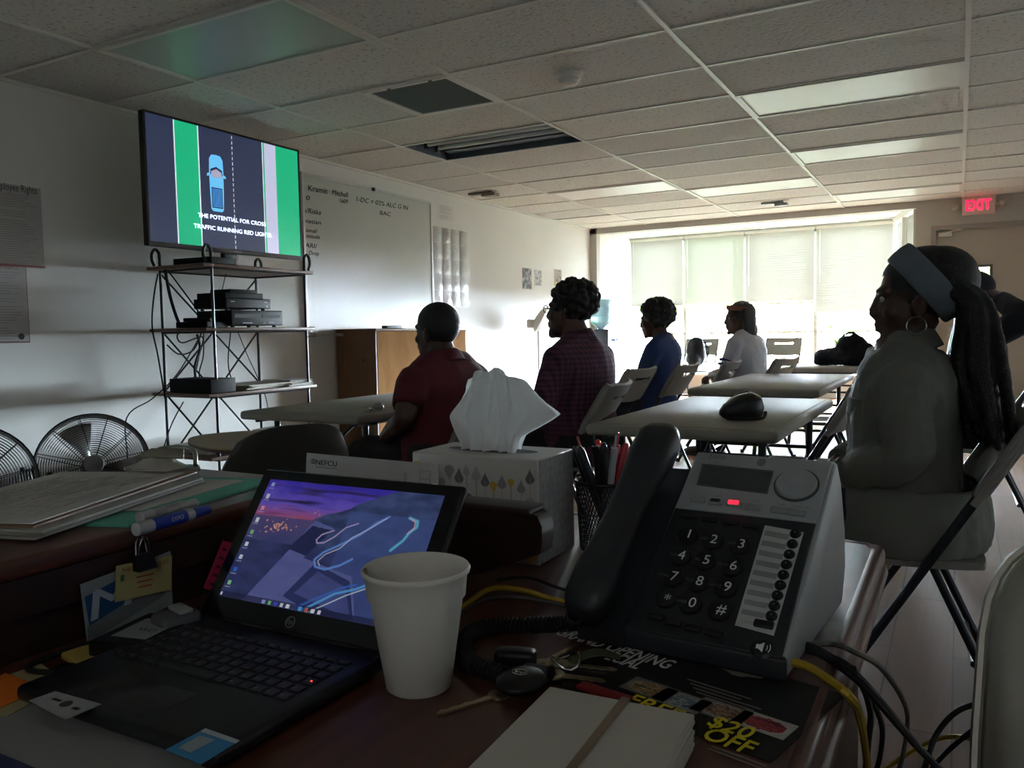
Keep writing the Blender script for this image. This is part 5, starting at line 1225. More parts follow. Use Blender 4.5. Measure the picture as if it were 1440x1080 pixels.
sticker('palm_rest_sticker', [(40, 985), (78, 972), (143, 990), (92, 1012)], pz, M('sticker grey', '#a7a9ac', .5), t, 'pale grey sticker')
mb = MB(); p = atz(93, 990, pz); mb.disc((0, 0, 0), .006, 0, Matrix.Translation((p.x, p.y, pz+.0004)), 16); mb.box((p.x+.018, p.y-.002, pz+.0004), (.008, .004, .0003)); mb.box((p.x-.016, p.y+.001, pz+.0004), (.012, .003, .0003)); obj('sticker_print', mb, M('sticker print', '#3b3c40', .5), t, smooth=None)
sticker('palm_rest_label', [(233, 1054), (289, 1024), (337, 1041), (282, 1075)], pz, M('sticker blue', '#2f86bf', .4), t, 'blue and white sticker')
sticker('label_top_band', [(282, 1028), (289, 1024), (337, 1041), (331, 1045)], pz+.0005, M('sticker white', '#c4ccd2', .4), t)
sticker('label_patch', [(251, 1051), (281, 1034), (302, 1040), (268, 1058)], pz+.0005, M('sticker patch', '#a3aeb8', .4), t)
# charger plug at the side
t = thing('charger_plug', 'black power plug with lead at the left side of the laptop', 'cable', (0, 0, 0))
p = atz(100, 945, DT+.01); mb = MB(); mb.rbox((p.x, p.y, DT+.010), (.035, .018, .016), .006, rot=(0, 0, .3)); mb.cyl((p.x+.015, p.y+.004, DT+.01), (-.817, p.y+.012, DT+.012), .004, 8); obj('plug_body', mb, m_black, t)
mb = MB(); mb.tube([(p.x-.015, p.y-.005, DT+.008), (-.885, .50, DT+.005), (-.893, .56, DT+.005), (-.87, .62, DT+.005), (-.84, .70, DT+.006)], .003, 6, smooth=5); obj('lead', mb, m_rubber, t)

# ---------------------------------------------------------------- foam cup
m_foam = M('foam', '#dcdbd5', .7, var=.03, scale=60, bump=.12, bscale=500)
t = thing('foam_cup', 'white foam cup standing beside the laptop', 'cup', (-.480, .663, DT))
mb = MB(); mb.lathe([(.001, .004), (.029, .003), (.031, 0), (.0335, .002), (.0475, .095), (.0500, .0955), (.0520, .117), (.0545, .119), (.0555, .1225), (.0540, .125), (.0515, .124), (.0495, .119), (.046, .095), (.030, .008), (.001, .008)], 56); obj('cup_body', mb, m_foam, t, smooth=50)
mb = MB(); mb.tube([(-.0345, -.0335, .095), (-.036, -.0355, .128)], .0012, 6); mb.rbox((-.0362, -.0358, .122), (.003, .003, .012), .001); obj('stir_stick', mb, M('stirrer brown', '#8c6f5c', .5), t)

# ---------------------------------------------------------------- telephone
ph0 = V((-.3695, .848, DT)); pd = V((.226, -.019, 0)).normalized(); pn = V((-pd.y, pd.x, 0)); TILT = R(37)
t = thing('desk_telephone', 'black and silver office telephone with corded handset and speed dial strip', 'telephone', (0, 0, 0))
m_silver = M('phone silver', '#9a9fa2', .42, .15, var=.05); m_pblk = M('phone black', '#1b1e23', .45, var=.08); m_key2 = M('phone key', '#101216', .4)
D = frame(ph0, pd, pn)                                  # local: x along, y back, z up
FT = frame(ph0+V((0, 0, .022)), pd, pn*math.cos(TILT)+V((0, 0, math.sin(TILT))))
FL = .288
ty, tz = FL*math.cos(TILT), .022+FL*math.sin(TILT)
prof = [(0, .003), (0, .020), (ty-.004, tz-.004), (ty+.006, tz-.002), (ty+.03, tz-.03), (ty+.055, .10), (ty+.06, .05), (ty+.04, .004), (.12, .004)]
mb = MB(); mb.prism(prof, .042, .222, 0, D, 'x'); me = mb.mesh('body', [m_silver], None)
bm = bmesh.new(); bm.from_mesh(me); bmesh.ops.bevel(bm, geom=bm.edges[:], offset=.006, segments=3, affect='EDGES', profile=.5, clamp_overlap=True); bm.to_mesh(me); bm.free(); me.shade_smooth(); me.set_sharp_from_angle(angle=R(35)); obj('body', me, None, t)
mb = MB(); mb.prism([(-.004, .003), (-.004, .018), (ty-.02, tz-.022), (ty+.02, tz-.05), (ty+.02, .004)], -.014, .045, 0, D, 'x'); obj('handset_cradle', mb, m_pblk, t)
mb = MB(); mb.rbox((.132, .004, .0145), (.1815, .011, .024), .004, 0, D); obj('front_lip', mb, m_pblk, t)
def fuv(px, py, w=0.0):
    r = ray(px, py); N = FT.to_3x3() @ V((0, 0, 1)); o = FT.translation+N*w; k = (o-V((0, 0, CAMZ))).dot(N)/r.dot(N)
    q = FT.inverted() @ (V((0, 0, CAMZ))+r*k); return q.x, q.y
def cf(cx, cy, w=.003): return fuv(780+cx/2.7, 580+cy/2.7, w)
vs_ = cf(480, 362)[1]; 
mb = MB(); mb.rbox((.132, (vs_+FL-.004)/2, .001), (.172, FL-.004-vs_, .005), .002, 0, FT); obj('silver_panel', mb, m_silver, t)
mb = MB(); mb.rbox((.132, vs_/2+.001, .001), (.172, vs_-.004, .005), .002, 0, FT); obj('keypad_panel', mb, m_pblk, t)
def at_f(cx, cy, w=.0035): u, v = cf(cx, cy, w); return FT @ Matrix.Translation((u, v, w))
def rect_f(pts, w): return [FT @ V((*cf(x, y, w), w)) for x, y in pts]
a_, b_ = cf(545, 275), cf(825, 225); mb = MB(); P = rect_f([(545, 270), (566, 200), (825, 228), (803, 303)], .0045); mb.quad(P); Pm = rect_f([(538, 276), (560, 194), (832, 222), (808, 310)], .0038); obj('display', mb, M('lcd', '#3c4340', .2), t, smooth=None)
mb = MB(); mb.quad(Pm); obj('display_bezel', mb, M('lcd bezel', '#43484a', .4), t, smooth=None)
mb = MB(); T = at_f(918, 277); mb.lathe([(.001, .0085), (.012, .008), (.0225, .006), (.0245, .002), (.0245, 0)], 32, 0, T); mb.lathe([(.001, .0102), (.007, .0095), (.009, .0083)], 20, 0, T); obj('navigation_dial', mb, m_silver, t)
mb = MB(); mb.lathe([(.0246, .0025), (.0268, .0015), (.0268, 0)], 32, 0, T); obj('dial_ring', mb, M('dial groove', '#3b3f42', .5), t)
m_sbtn = M('phone silver button', '#8a9092', .4, .1)
for cx, cy, w, mt in ((545, 335, .021, m_sbtn), (612, 342, .019, m_sbtn), (681, 350, .019, m_sbtn), (752, 361, .021, m_sbtn), (857, 374, .023, m_sbtn), (917, 383, .023, m_sbtn)):
    T = at_f(cx, cy); mb = MB(); mb.rbox((0, 0, .001), (w, .0095, .005), .0024, 0, T, seg=3); obj('function_button', mb, mt, t)
mb = MB(); mb.rbox((0, 0, .004), (.012, .005, .002), .0009, 0, at_f(612, 341)); obj('indicator', mb, M('indicator dark', '#22252a', .3), t)
mb = MB(); mb.rbox((0, 0, .004), (.013, .0058, .002), .0009, 0, at_f(681, 349)); obj('indicator', mb, M('indicator red', '#ff3048', .3, emit='#ff2038', estr=2.2), t, label='glowing red indicator')
mb = MB(); mb.text('2-Line', at_f(583, 173), .0105, 0, .022)
for cx, cy, s_ in ((545, 312, 'CID'), (606, 320, 'LINE1'), (675, 328, 'LINE2'), (748, 338, 'HOLD'), (846, 352, 'DND'), (905, 360, 'INTERCOM')): mb.text(s_, at_f(cx, cy), .0038, 0, .028 if len(s_) > 12 else None)
T = at_f(785, 190)
for k in range(5): mb.box((0, .0052-.0026*k, 0), (.011*math.sqrt(max(.1, 1-((k-2)/2.6)**2)), .0011, .0004), 0, T)
obj('printed_legend', mb, M('legend dark', '#2c3033', .6), t, smooth=None)
# keypad
rows = [[(507, 470, '1', ''), (600, 490, '2', 'ABC'), (704, 508, '3', 'DEF')], [(478, 550, '4', 'GHI'), (572, 568, '5', 'JKL'), (674, 590, '6', 'MNO')], [(450, 630, '7', 'PQRS'), (546, 648, '8', 'TUV'), (650, 670, '9', 'WXYZ')], [(425, 708, '*', ''), (518, 730, '0', 'OPER'), (628, 755, '#', '')]]
m_num = M('keypad number', '#b9bdc0', .5, emit='#b9bdc0', estr=.06); m_alp = M('keypad letters', '#5d6266', .6)
for r in rows:
    for cx, cy, d_, al in r:
        T = at_f(cx, cy); k = MB(); k.lathe([(.001, .0052), (.009, .005), (.0125, .0038), (.0135, .001), (.0135, 0)], 22, 0, T); kb = obj('keypad_button', k, m_key2, t)
        mb = MB(); mb.text(d_, T @ Matrix.Translation((.003, -.0065 if d_ != '*' else -.010, .0056)), .0185, 0, None, 'c')
        if al: mb.text(al, T @ Matrix.Translation((-.0035, -.003, .0056)), .0055, 1, None, 'r')
        obj('button_number', mb, [m_num, m_alp], kb, smooth=None)
for cx, cy in ((385, 778), (450, 800), (525, 822), (605, 842), (510, 395), (590, 408), (668, 420), (745, 432)):
    T = at_f(cx, cy); mb = MB(); mb.rbox((0, 0, .001), (.020, .008, .0045), .002, 0, T, seg=2); obj('function_button', mb, m_key2, t)
mb = MB(); mb.quad(rect_f([(798, 428), (946, 455), (832, 848), (684, 808)], .0042)); lab = obj('speed_dial_label', mb, M('label white', '#b7bbbb', .5), t, smooth=None)
mb = MB()
for k in range(9):
    f = k/8; x0_, y0_ = 800+(712-800)*f, 447+(745-447)*f; mb.quad(rect_f([(x0_, y0_), (x0_+92-f*4, y0_+17), (x0_+86-f*4, y0_+38), (x0_-6, y0_+19)], .0046))
mb.text('LOWER', at_f(708, 797, .0046), .0052, 0, None); obj('label_stripes', mb, M('label grey', '#8b9092', .6), t, smooth=None)
for k in range(9):
    f = k/8; T = at_f(914+(823-914)*f, 462+(774-462)*f, .0046); mb = MB(); mb.lathe([(.001, .004), (.0048, .0036), (.0064, .001), (.0064, 0)], 16, 0, T); obj('speed_dial_button', mb, m_key2, t)
mb = MB(); mb.rbox((0, 0, .002), (.021, .0095, .004), .0019, 0, at_f(795, 808, .0046)); obj('speed_dial_button', mb, m_key2, t)
T = at_f(788, 900); mb = MB(); mb.lathe([(.001, .004), (.009, .0038), (.012, .001), (.012, 0)], 22, 0, T); obj('speaker_button', mb, m_key2, t)
mb = MB(); T2 = T @ Matrix.Translation((0, 0, .0044)); mb.box((-.004, 0, 0), (.003, .005, .0003), 0, T2); mb.quad([(-.0025, -.0025, 0), (.002, -.006, 0), (.002, .006, 0), (-.0025, .0025, 0)], 0, T2)
for r_ in (.005, .008): mb.tube([(.001+r_*math.cos(a), r_*math.sin(a), 0) for a in (-.6, -.3, 0, .3, .6)], .0005, 4, 0, T2)
mb.text('SPEAKER', at_f(722, 884), .0045, 0); obj('speaker_symbol', mb, m_num, t, smooth=None)
# handset
mb = MB(); rs = []; n = 24
for v, hw, hb_, ht in ((-.012, .012, .022, .036), (-.006, .022, .016, .046), (.010, .0275, .010, .054), (.045, .0285, .010, .056), (.075, .026, .020, .052), (.13, .024, .024, .050), (.19, .026, .020, .054), (.225, .029, .010, .060), (.262, .0285, .010, .060), (.278, .023, .018, .052), (.285, .012, .026, .044)):
    v *= 1.03
    c = (hb_+ht)/2; h = (ht-hb_)/2
    rs.append([FT @ V((.004+hw*math.copysign(abs(math.cos(2*PI*j/n))**.7, math.cos(2*PI*j/n)), v, c+h*math.copysign(abs(math.sin(2*PI*j/n))**.7, math.sin(2*PI*j/n)))) for j in range(n)])
mb.rings(rs); hs = obj('handset', mb, m_pblk, t, smooth=70)
def helix(path, rr_, turns, r, n=5, k=8):
    P_, _ = spline([V(p) for p in path], [1]*len(path), 60//max(1, len(path)-1)+4); L = [0]
    for i in range(1, len(P_)): L.append(L[-1]+(P_[i]-P_[i-1]).length)
    out = []; N = turns*k; i = 0
    for q in range(N+1):
        d = L[-1]*q/N
        while i < len(P_)-2 and L[i+1] < d: i += 1
        p = P_[i].lerp(P_[i+1], (d-L[i])/max(1e-9, L[i+1]-L[i])); tg = (P_[i+1]-P_[i]).normalized(); sd = tg.cross(V((0, 0, 1))).normalized(); up = sd.cross(tg); a = 2*PI*q/k
        out.append(p+sd*rr_*math.cos(a)+up*rr_*math.sin(a))
    mb = MB(); mb.tube(out, r, n); return mb
zc = DT+.0115
o = obj('coiled_cord', helix([FT @ V((-.005, -.012, .03)), atz(806, 876, zc), atz(745, 879, zc), atz(690, 881, zc), atz(660, 893, zc), atz(652, 915, zc), atz(668, 936, zc), atz(700, 946, zc), atz(712, 950, zc)], .0085, 64, .0021), m_rubber, t, smooth=60)

# ---------------------------------------------------------------- flyer
fo = V((-.385, .735, DT+.0006)); fx = V((.245, -.062, 0)); FLY = frame(fo, fx, (0, 1, 0)); fw_, fh_ = .262, .165
t = thing('takeout_flyer', 'black glossy restaurant flyer lying under the telephone', 'flyer', (0, 0, 0))
mb = MB(); mb.bb((0, 0, 0), (fw_, fh_, .0006), 0, FLY); obj('sheet', mb, M('flyer black', '#0d0c0d', .5, var=.2, spec=.25), t)
def FI(px, py): q = FLY.inverted() @ atz(px, py, DT+.0012); return q.x, q.y
def ftext(s, px, py, h, wd, mt):
    x, y = FI(px, py); mb = MB()
    for k_, (dx, dy) in enumerate(((0, 0), (.0007, 0), (0, .0007), (.0007, .0007))): mb.text(s, FLY @ Matrix.Translation((x+dx, y+dy, .0013+.00012*k_)), h, 0, wd)
    obj('lettering', mb, mt, t, smooth=None)
mw_, my_ = M('flyer white', '#d8d8d4', .5), M('flyer yellow', '#e0d020', .5)
ftext('GRAND OPENING', 778, 892, .034, .155, mw_); ftext('SPECIAL', 832, 922, .034, .058, mw_)
ftext('FREE', 878, 988, .030, .056, my_); ftext('Shrimp', 898, 1000, .013, .034, my_); ftext('$20', 992, 1020, .032, .040, my_); ftext('OFF', 984, 1038, .034, .044, my_)
mb = MB(); q = random.Random(8)
for k in range(4):
    x, y = FI(966+4*k, 956+6*k); mb.bb((x, y, .0010), (x+.075-q.random()*.02, y+.0022, .0012), 0, FLY)
x, y = FI(1000, 1050)
for k in range(2): mb.bb((x, y-.006*k, .0010), (x+.05, y-.006*k+.0018, .0012), 0, FLY)
obj('small_print', mb, M('flyer grey', '#77756e', .6), t, smooth=None)
def food(seed, pal): 
    P = [lin(c) for c in pal]
    def fn(u, v):
        d = math.hypot((u-.5)*1.0, (v-.5)*1.1); n = mnoise.noise(V((u*5, v*5, seed)))+.5*mnoise.noise(V((u*13, v*13, seed)))
        if d > .46: return P[0]
        if d > .40: return P[1]
        return P[2] if n > .1 else (P[3] if n > -.25 else P[4])
    return fn
for px, py, s_, pal in ((878, 962, 1, ['#6d6a62', '#8a877e', '#8f6a3c', '#a99878', '#5c4a30']), (920, 978, 2, ['#8b8a86', '#a7a6a2', '#6b7f8c', '#9aa6a8', '#5a6a70']), (975, 992, 3, ['#7e7c78', '#aaa8a2', '#7c5434', '#96806a', '#544030']), (1032, 1010, 4, ['#a9a6a0', '#b7b4ae', '#8a2030', '#a03c3c', '#5c1824'])):
    x, y = FI(px, py); paint('food_photo', .052, .033, 26, 18, food(s_, pal), attr_mat('printed paper', 0, .7), t, T=FLY @ Matrix.Translation((x, y-.01, .0012)))
mb = MB(); x, y = FI(1000, 938); mb.add([(x+.055*(.5+.5*math.cos(k*PI/12))*(1+.06*math.sin(k*3)), y+.012+.014*math.sin(k*PI/12)*(1+.2*math.sin(k*5)), .0011) for k in range(24)], [tuple(range(24))], 0, FLY); obj('emblem', mb, M('flyer cream', '#8c8b74', .6), t, smooth=None)
# card stack with band
t = thing('card_stack', 'stack of white cards held by a tan rubber band in the foreground', 'cards', (-.253, .525, DT+.0015), R(2.5))
q = random.Random(1)
for k in range(7):
    mb = MB(); mb.rbox((q.uniform(-.0012, .0012), q.uniform(-.0015, .0015), .0025+.0048*k), (.134, .262, .0044), .001, seg=1); obj('card', mb, M('card stock', '#bdbab0' if k % 2 else '#c9c6bc', .8, var=.02), t)
mb = MB(); w, h = .0675, .0352; x = .006
mb.rings([[(x+dx, -.133, -.0006), (x+dx, -.133, h), (x+dx, .1325, h), (x+dx, .1325, -.0006)] for dx in (-.004, .004)], 0, None, False); obj('rubber_band', mb, M('rubber band', '#8d7a66', .6), t, smooth=None)

# ---------------------------------------------------------------- keys with fob
t = thing('car_keys', 'black car key fob with bunch of keys on the desk', 'keys', (0, 0, 0))
p = atz(733, 962, DT+.008); mb = MB(); mb.ball((p.x, p.y, DT+.0115), (.026, .030, .010), 0, None, 24, 14); mb.rbox((p.x+.004, p.y+.022, DT+.010), (.036, .03, .014), .006); obj('key_fob', mb, m_black, t, smooth=60)
c0 = V((p.x, p.y-.002, DT+.0218)); mb = MB()
for rx, ry in ((.0085, .006), (.0033, .006), (.0062, .0026)): mb.tube([c0+V((rx*math.cos(k*PI/10), ry*math.sin(k*PI/10)+(.002 if rx == .0062 else 0), -.0006)) for k in range(20)], .0007, 5, closed=True)
obj('fob_emblem', mb, m_chrome, t)
def keyblade(a, b, name='key', z=DT+.003):
    a, b = atz(*a, z), atz(*b, z); d = (b-a); l = d.length; T = frame(a, d, V((-d.y, d.x, 0)) )
    mb = MB(); pts = [(0, .004), (l*.9, .0035), (l, 0)] + [(l*(.9-.11*k), -.0035+(.0018 if k % 2 else 0)) for k in range(6)] + [(0, -.004)]
    mb.prism(pts, -.001, .001, 0, T); mb.lathe([(.004, -.0012), (.011, -.0012), (.011, .0012), (.004, .0012)], 18, 0, T @ Matrix.Translation((-.008, 0, 0))); obj(name, mb, m_key, t)
keyblade((692, 980), (614, 1004)); keyblade((800, 935), (868, 942)); keyblade((790, 950), (852, 958), z=DT+.005); keyblade((770, 930), (815, 905), z=DT+.006)
mb = MB(); p = atz(795, 925, DT+.01); mb.tube([(p.x+.016*math.cos(k*PI/8), p.y+.016*math.sin(k*PI/8), DT+.008+.005*math.sin(k*PI/4)) for k in range(16)], .0015, 6, closed=True); obj('split_ring', mb, m_chrome, t)
a, b_ = atz(815, 963, DT+.004), atz(885, 985, DT+.004); mb = MB(); mb.rbox((a+b_)/2, ((b_-a).length, .014, .004), .001, rot=(0, 0, math.atan2(b_.y-a.y, b_.x-a.x))); obj('key_tag', mb, M('tag red', '#7e1a20', .4), t)
a = atz(725, 925, DT+.012); mb = MB(); mb.rbox(a, (.045, .022, .02), .006, rot=(0, 0, .3)); obj('remote_fob', mb, m_black, t)
a, b_ = atz(800, 930, DT+.004), atz(872, 925, DT+.004); mb = MB(); mb.tube([a, (a+b_)/2+V((0, .006, .006)), b_], [.005, .007, .004], 8, smooth=3, flat=(1.4, .5)); obj('key_strap', mb, M('strap olive', '#3d3f2c', .7), t)

# ---------------------------------------------------------------- tissue box, pens, envelope
bx0, bx1, by0, by1, bz0, bz1 = -.795, -.560, 1.095, 1.225, DT, .905
t = thing('tissue_box', 'white tissue box with grey and yellow teardrop pattern', 'tissue box', ((bx0+bx1)/2, (by0+by1)/2, DT))
W, Dp, H = bx1-bx0, by1-by0, bz1-bz0; m_box = M('tissue carton', '#c9c8c4', .55, var=.02)
mb = MB(); mb.rbox((0, 0, H/2), (W, Dp, H), .002, seg=1); obj('carton', mb, m_box, t)
drops = []; q = random.Random(3)
for k in range(14):
    for s in range(3):
        drops.append((.04+.070*k+q.uniform(-.008, .008), (.16, .48, .76)[s]+q.uniform(-.1, .12), q.uniform(.034, .056), q.choice(['#8f9090', '#a9aaa8', '#6f7072', '#a9aaa8', '#d0b030', '#9a9b9a']), q.random() < .5))
base = lin('#c9c8c4')
def tis(u, v):
    for x, y, r, c, inv_ in drops:
        dx = (u-x)*W/H; dy = (v-y)*(-1 if inv_ else 1)
        if abs(dx) < .006 and (v < y if not inv_ else v < y): return lin('#a2a2a0')
        k = dy/r
        if -1.0 < k < 1.9:
            hw = r*math.sqrt(max(0, 1-k*k)) if k < 0 else r*max(0, 1-(k/1.9))**1.15
            if abs(dx) < hw: return lin(c)
    return base
paint('printed_front', W-.004, H-.004, 190, 128, tis, attr_mat('printed paper', 0, .7), t, T=frame((-W/2+.002, -Dp/2-.0006, .002), (1, 0, 0), (0, 0, 1)))
def damask(u, v):
    n = math.sin(u*26+2.5*math.sin(v*18))*math.sin(v*30+1.8*math.sin(u*20)); return mixc(lin('#a3a3a4'), lin('#8d8c90'), .5+.5*n)
paint('printed_side', Dp-.004, H-.004, 60, 60, damask, attr_mat('printed paper', 0, .7), t, T=frame((W/2+.0006, -Dp/2+.002, .002), (0, 1, 0), (0, 0, 1)))
mb = MB(); mb.add([(.085*math.cos(k*PI/16), .026*math.sin(k*PI/16), H+.0008) for k in range(32)], [tuple(range(32))]); obj('opening', mb, M('carton opening', '#57555a', .8), t, smooth=None)
# pulled-up tissue
o0 = V(((bx0+bx1)/2, (by0+by1)/2, bz1)); vs, fs = [], []; nx, nz = 34, 26
prof_w = [(0, .052), (.2, .053), (.4, .058), (.55, .062), (.75, .058), (.9, .052), (1, .046)]
def itp(tb, x):
    for (a, p), (b, r_) in zip(tb, tb[1:]):
        if x <= b: return p+(r_-p)*(x-a)/(b-a)
    return tb[-1][1]
for layer, (yo, ph) in enumerate(((-.014, 0), (.012, 1.7))):
    for j in range(nz+1):
        v = j/nz; hw = itp(prof_w, v)
        for i in range(nx+1):
            u = i/nx*2-1; x = u*hw+.012*v-(.006 if layer else 0); z = -.012+.146*v-.012*u*u*v*v+.004*math.sin(u*9+1)*v*v
            if u > 0: x += .060*u*u*max(0, 1-abs(v-.66)/(.34 if v < .66 else .5)); z -= .022*u*u*v
            if u < 0: x -= .024*u*u*max(0, 1-abs(v-.48)/.34)
            y = yo*(1-v*v)+.011*math.sin(u*6+ph+v*2)*(.35+v*.9)*(1-.55*v)+.006*math.sin(u*13+ph*2-v*3)*(1-.4*v)+.003*math.sin(u*23+v*9); vs.append((x, y, z))
L = (nx+1)*(nz+1)
for q_ in range(2):
    for j in range(nz):
        for i in range(nx): a = q_*L+j*(nx+1)+i; fs.append((a, a+1, a+nx+2, a+nx+1))
for i in range(nx): a = nz*(nx+1)+i; fs.append((a, a+1, a+1+L, a+L))
mb = MB(); mb.add(vs, fs); o = obj('tissue', mb, translucent('tissue paper', '#e4e5e4', .3), None, loc=o0, smooth=80); props(o, 'white tissue standing up out of the patterned tissue box', 'tissue')
# pen cup : wire mesh holder
PC = V((-.510, 1.240, DT)); t = thing('pen_cup', 'black wire mesh pen cup behind the telephone handset', 'pen holder', PC); r0, r1, ph_ = .042, .048, .112
mb = MB(); mb.lathe([(.001, .004), (r0, .004), (r0+.001, 0), (.001, 0)], 28); obj('base', mb, m_dark, t)
mb = MB()
for s in (-1, 1):
    for k in range(48):
        a = 2*PI*k/48; mb.tube([((r0+(r1-r0)*f)*math.cos(a+s*f*.9), (r0+(r1-r0)*f)*math.sin(a+s*f*.9), .003+f*(ph_-.004)) for f in [x/6 for x in range(7)]], .00085, 4)
obj('mesh_wall', mb, m_dark, t, smooth=60)
mb = MB(); mb.tube([(r1*math.cos(k*PI/16), r1*math.sin(k*PI/16), ph_) for k in range(32)], .003, 8, closed=True); obj('rim', mb, m_dark, t)
def pen(px, py, ang, label, col, kind, bcol='#16171b'):
    z = .74+.005; dx, dy = px, py; b0 = PC+V((-dx*.35, -dy*.35, .008)); L = .168+.006*kind; d = V((dx*2.0+math.sin(ang)*.03, dy*2.0, .20)).normalized()
    t = thing('pen', label, 'pen', b0, 0, 'pens standing in the mesh pen cup'); mt = M('pen '+col, col, .35)
    mb = MB(); mb.tube([V((0, 0, 0)), d*.012, d*L*.62], [.001, .0052, .0058], 10); obj('barrel', mb, M('pen '+bcol, bcol, .35), t)
    mb = MB()
    if kind == 0: mb.tube([d*L*.6, d*L*.96, d*L], [.0078, .0074, .005], 12, round_cap=True)
    else: mb.tube([d*L*.6, d*L*.95], [.0064, .006], 10); mb.tube([d*L*.95, d*(L+.012)], [.0022, .0022], 8)
    obj('cap' if kind == 0 else 'clicker', mb, mt, t)
    sd = d.cross(V((0, 1, 0))).normalized(); fr_ = sd.cross(d); mb = MB(); mb.tube([d*L*.93+fr_*.005, d*L*.92+fr_*.009, d*L*.66+fr_*.009], .0013, 6); obj('clip', mb, M('pen '+col, col, .35) if kind == 0 else m_chrome, t)
for px, py, a, lb, c, k, bc in ((-.030, -.012, -.4, 'black marker leaning farthest left in the pen cup', '#121317', 0, '#1a1b20'), (-.020, -.022, -.3, 'grey-black pen leaning left at the front of the pen cup', '#22252b', 0, '#2a2d33'), (-.033, .004, -.2, 'dark red pen leaning low on the left of the pen cup', '#7b1526', 1, '#8e1c30'), (-.008, -.012, 0, 'short black pen in the middle of the pen cup', '#17181c', 1, '#1f2026'), (-.012, .010, -.05, 'bright orange-red highlighter in the middle of the pen cup', '#f0402a', 0, '#f0402a'), (.004, -.014, .02, 'black capped pen standing upright in front of the orange highlighter', '#101114', 0, '#6f7378'), (.010, .014, .1, 'pink-red pen behind the black capped pen', '#c0203c', 1, '#c0203c'), (.016, -.010, .12, 'clear-barrelled pen with a silver clip on the right of the pen cup', '#a9adb2', 1, '#90949a'), (.022, .012, .15, 'crimson pen near the right of the pen cup', '#a0182c', 0, '#a0182c'), (.036, .0, .35, 'dark green pen leaning farthest right in the pen cup', '#12382f', 1, '#153f36')):
    pen(px, py, a, lb, c, k, bc)
# envelope
eT = frame((0, 0, 0), (1, 0, 0), (0, .12, 1)); a = aty(432, 637, 1.052); c = aty(617, 648, 1.052)
ew = c.x-a.x; ez = (a.z+c.z)/2; et = math.atan2(c.z-a.z, ew)
t = thing('envelope', 'white business envelope printed NEFCU standing behind the laptop', 'envelope', (0, 0, 0))
EM = frame((a.x, 1.034, DT+.001), (1, 0, -.012), (0, .10, 1)); eh = ez-DT-.001
mb = MB(); mb.bb((0, 0, -.001), (ew, eh, .001), 0, EM); obj('paper', mb, M('envelope paper', '#c1c2c2', .7, var=.02), t)
mb = MB()
for dx in (0, .0008): mb.text('NEFCU', EM @ Matrix.Translation((.022+dx, eh-.0185, .0014+dx*.2)), .0125, 0, .046)
for k in range(4):
    for s in range(3):
        if (k+s) % 2 or k > 1: mb.box((.010+.003*k, eh-.0165+.003*s, .0014), (.0022, .0022, .0002), 0, EM)
mb.text('00012', EM @ Matrix.Translation((ew*.81, eh-.052, .0014)), .009, 0, .022); obj('printed_name', mb, m_ink, t, smooth=None)
mb = MB(); mb.bb((.022, eh-.023, .0011), (.07, eh-.0215, .0013), 0, EM); mb.bb((.04, eh-.042, .0011), (.11, eh-.041, .0013), 0, EM)
for k in range(9): mb.bb((ew*.76, eh-.02-.004*k, .0011), (ew*.76+.006, eh-.0185-.004*k, .0013), 0, EM)
for x in (0, .020): mb.bb((ew*.87+x, eh-.04, .0011), (ew*.87+x+.001, eh-.012, .0013), 0, EM)
for y in (.012, .025, .04): mb.bb((ew*.87, eh-y, .0011), (ew*.87+.021, eh-y+.001, .0013), 0, EM)
obj('postmark_print', mb, M('print grey', '#85878a', .7), t, smooth=None)

# ---------------------------------------------------------------- on the ledge
Lz = LZ+.0005
def paper_at(name, label, cat, pts, z, th, mat, mark=False):
    P = [V((x, y, 0)) for x, y in pts]; c = sum(P, V())/len(P); mb = MB()
    mb.prism([((p-c).x, (p-c).y) for p in P], 0, th)
    t = thing(name, label, cat, (c.x, c.y, z)); obj('sheet', mb, mat, t)
    if mark:
        e = (P[1]-P[0]); T = frame((P[0]-c)+V((0, 0, th+.0003)), e, P[3]-P[0]); L1, L2 = e.length, (P[3]-P[0]).length; q = random.Random(7); mb = MB()
        for k in range(22):
            y = L2*(.12+.035*k); x = L1*.1
            while x < L1*.85:
                w = L1*q.uniform(.03, .12)
                if q.random() < .62: mb.bb((x, y, 0), (min(x+w, L1*.9), y+.0018, .0002), 0, T)
                x += w+.004
        obj('printed_lines', mb, M('faint print', '#8f8e8a', .8), t, smooth=None)
    return t
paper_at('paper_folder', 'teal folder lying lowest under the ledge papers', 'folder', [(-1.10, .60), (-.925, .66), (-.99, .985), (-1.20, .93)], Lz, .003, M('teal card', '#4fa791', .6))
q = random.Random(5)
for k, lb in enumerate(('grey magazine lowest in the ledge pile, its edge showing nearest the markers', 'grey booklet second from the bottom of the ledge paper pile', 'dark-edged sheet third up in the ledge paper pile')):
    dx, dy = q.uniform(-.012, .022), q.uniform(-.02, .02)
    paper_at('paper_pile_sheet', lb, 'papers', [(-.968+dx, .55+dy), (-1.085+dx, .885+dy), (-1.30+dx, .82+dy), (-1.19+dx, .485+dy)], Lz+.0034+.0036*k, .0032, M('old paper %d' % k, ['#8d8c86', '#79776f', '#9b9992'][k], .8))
paper_at('paper_sheet', 'flat white form lying beside the clipboard toward the rack', 'papers', [(-1.055, .70), (-.985, .72), (-1.03, .95), (-1.13, .925)], Lz+.0034, .001, M('white form', '#b9b8b2', .8))
paper_at('clipboard', 'brown clipboard board edge under the printed sheet on the ledge', 'clipboard', [(-.975, .568), (-1.113, .925), (-1.335, .835), (-1.195, .49)], Lz+.0145, .0025, M('hardboard', '#6d5238', .6))
clipb = bpy.data.objects['clipboard']
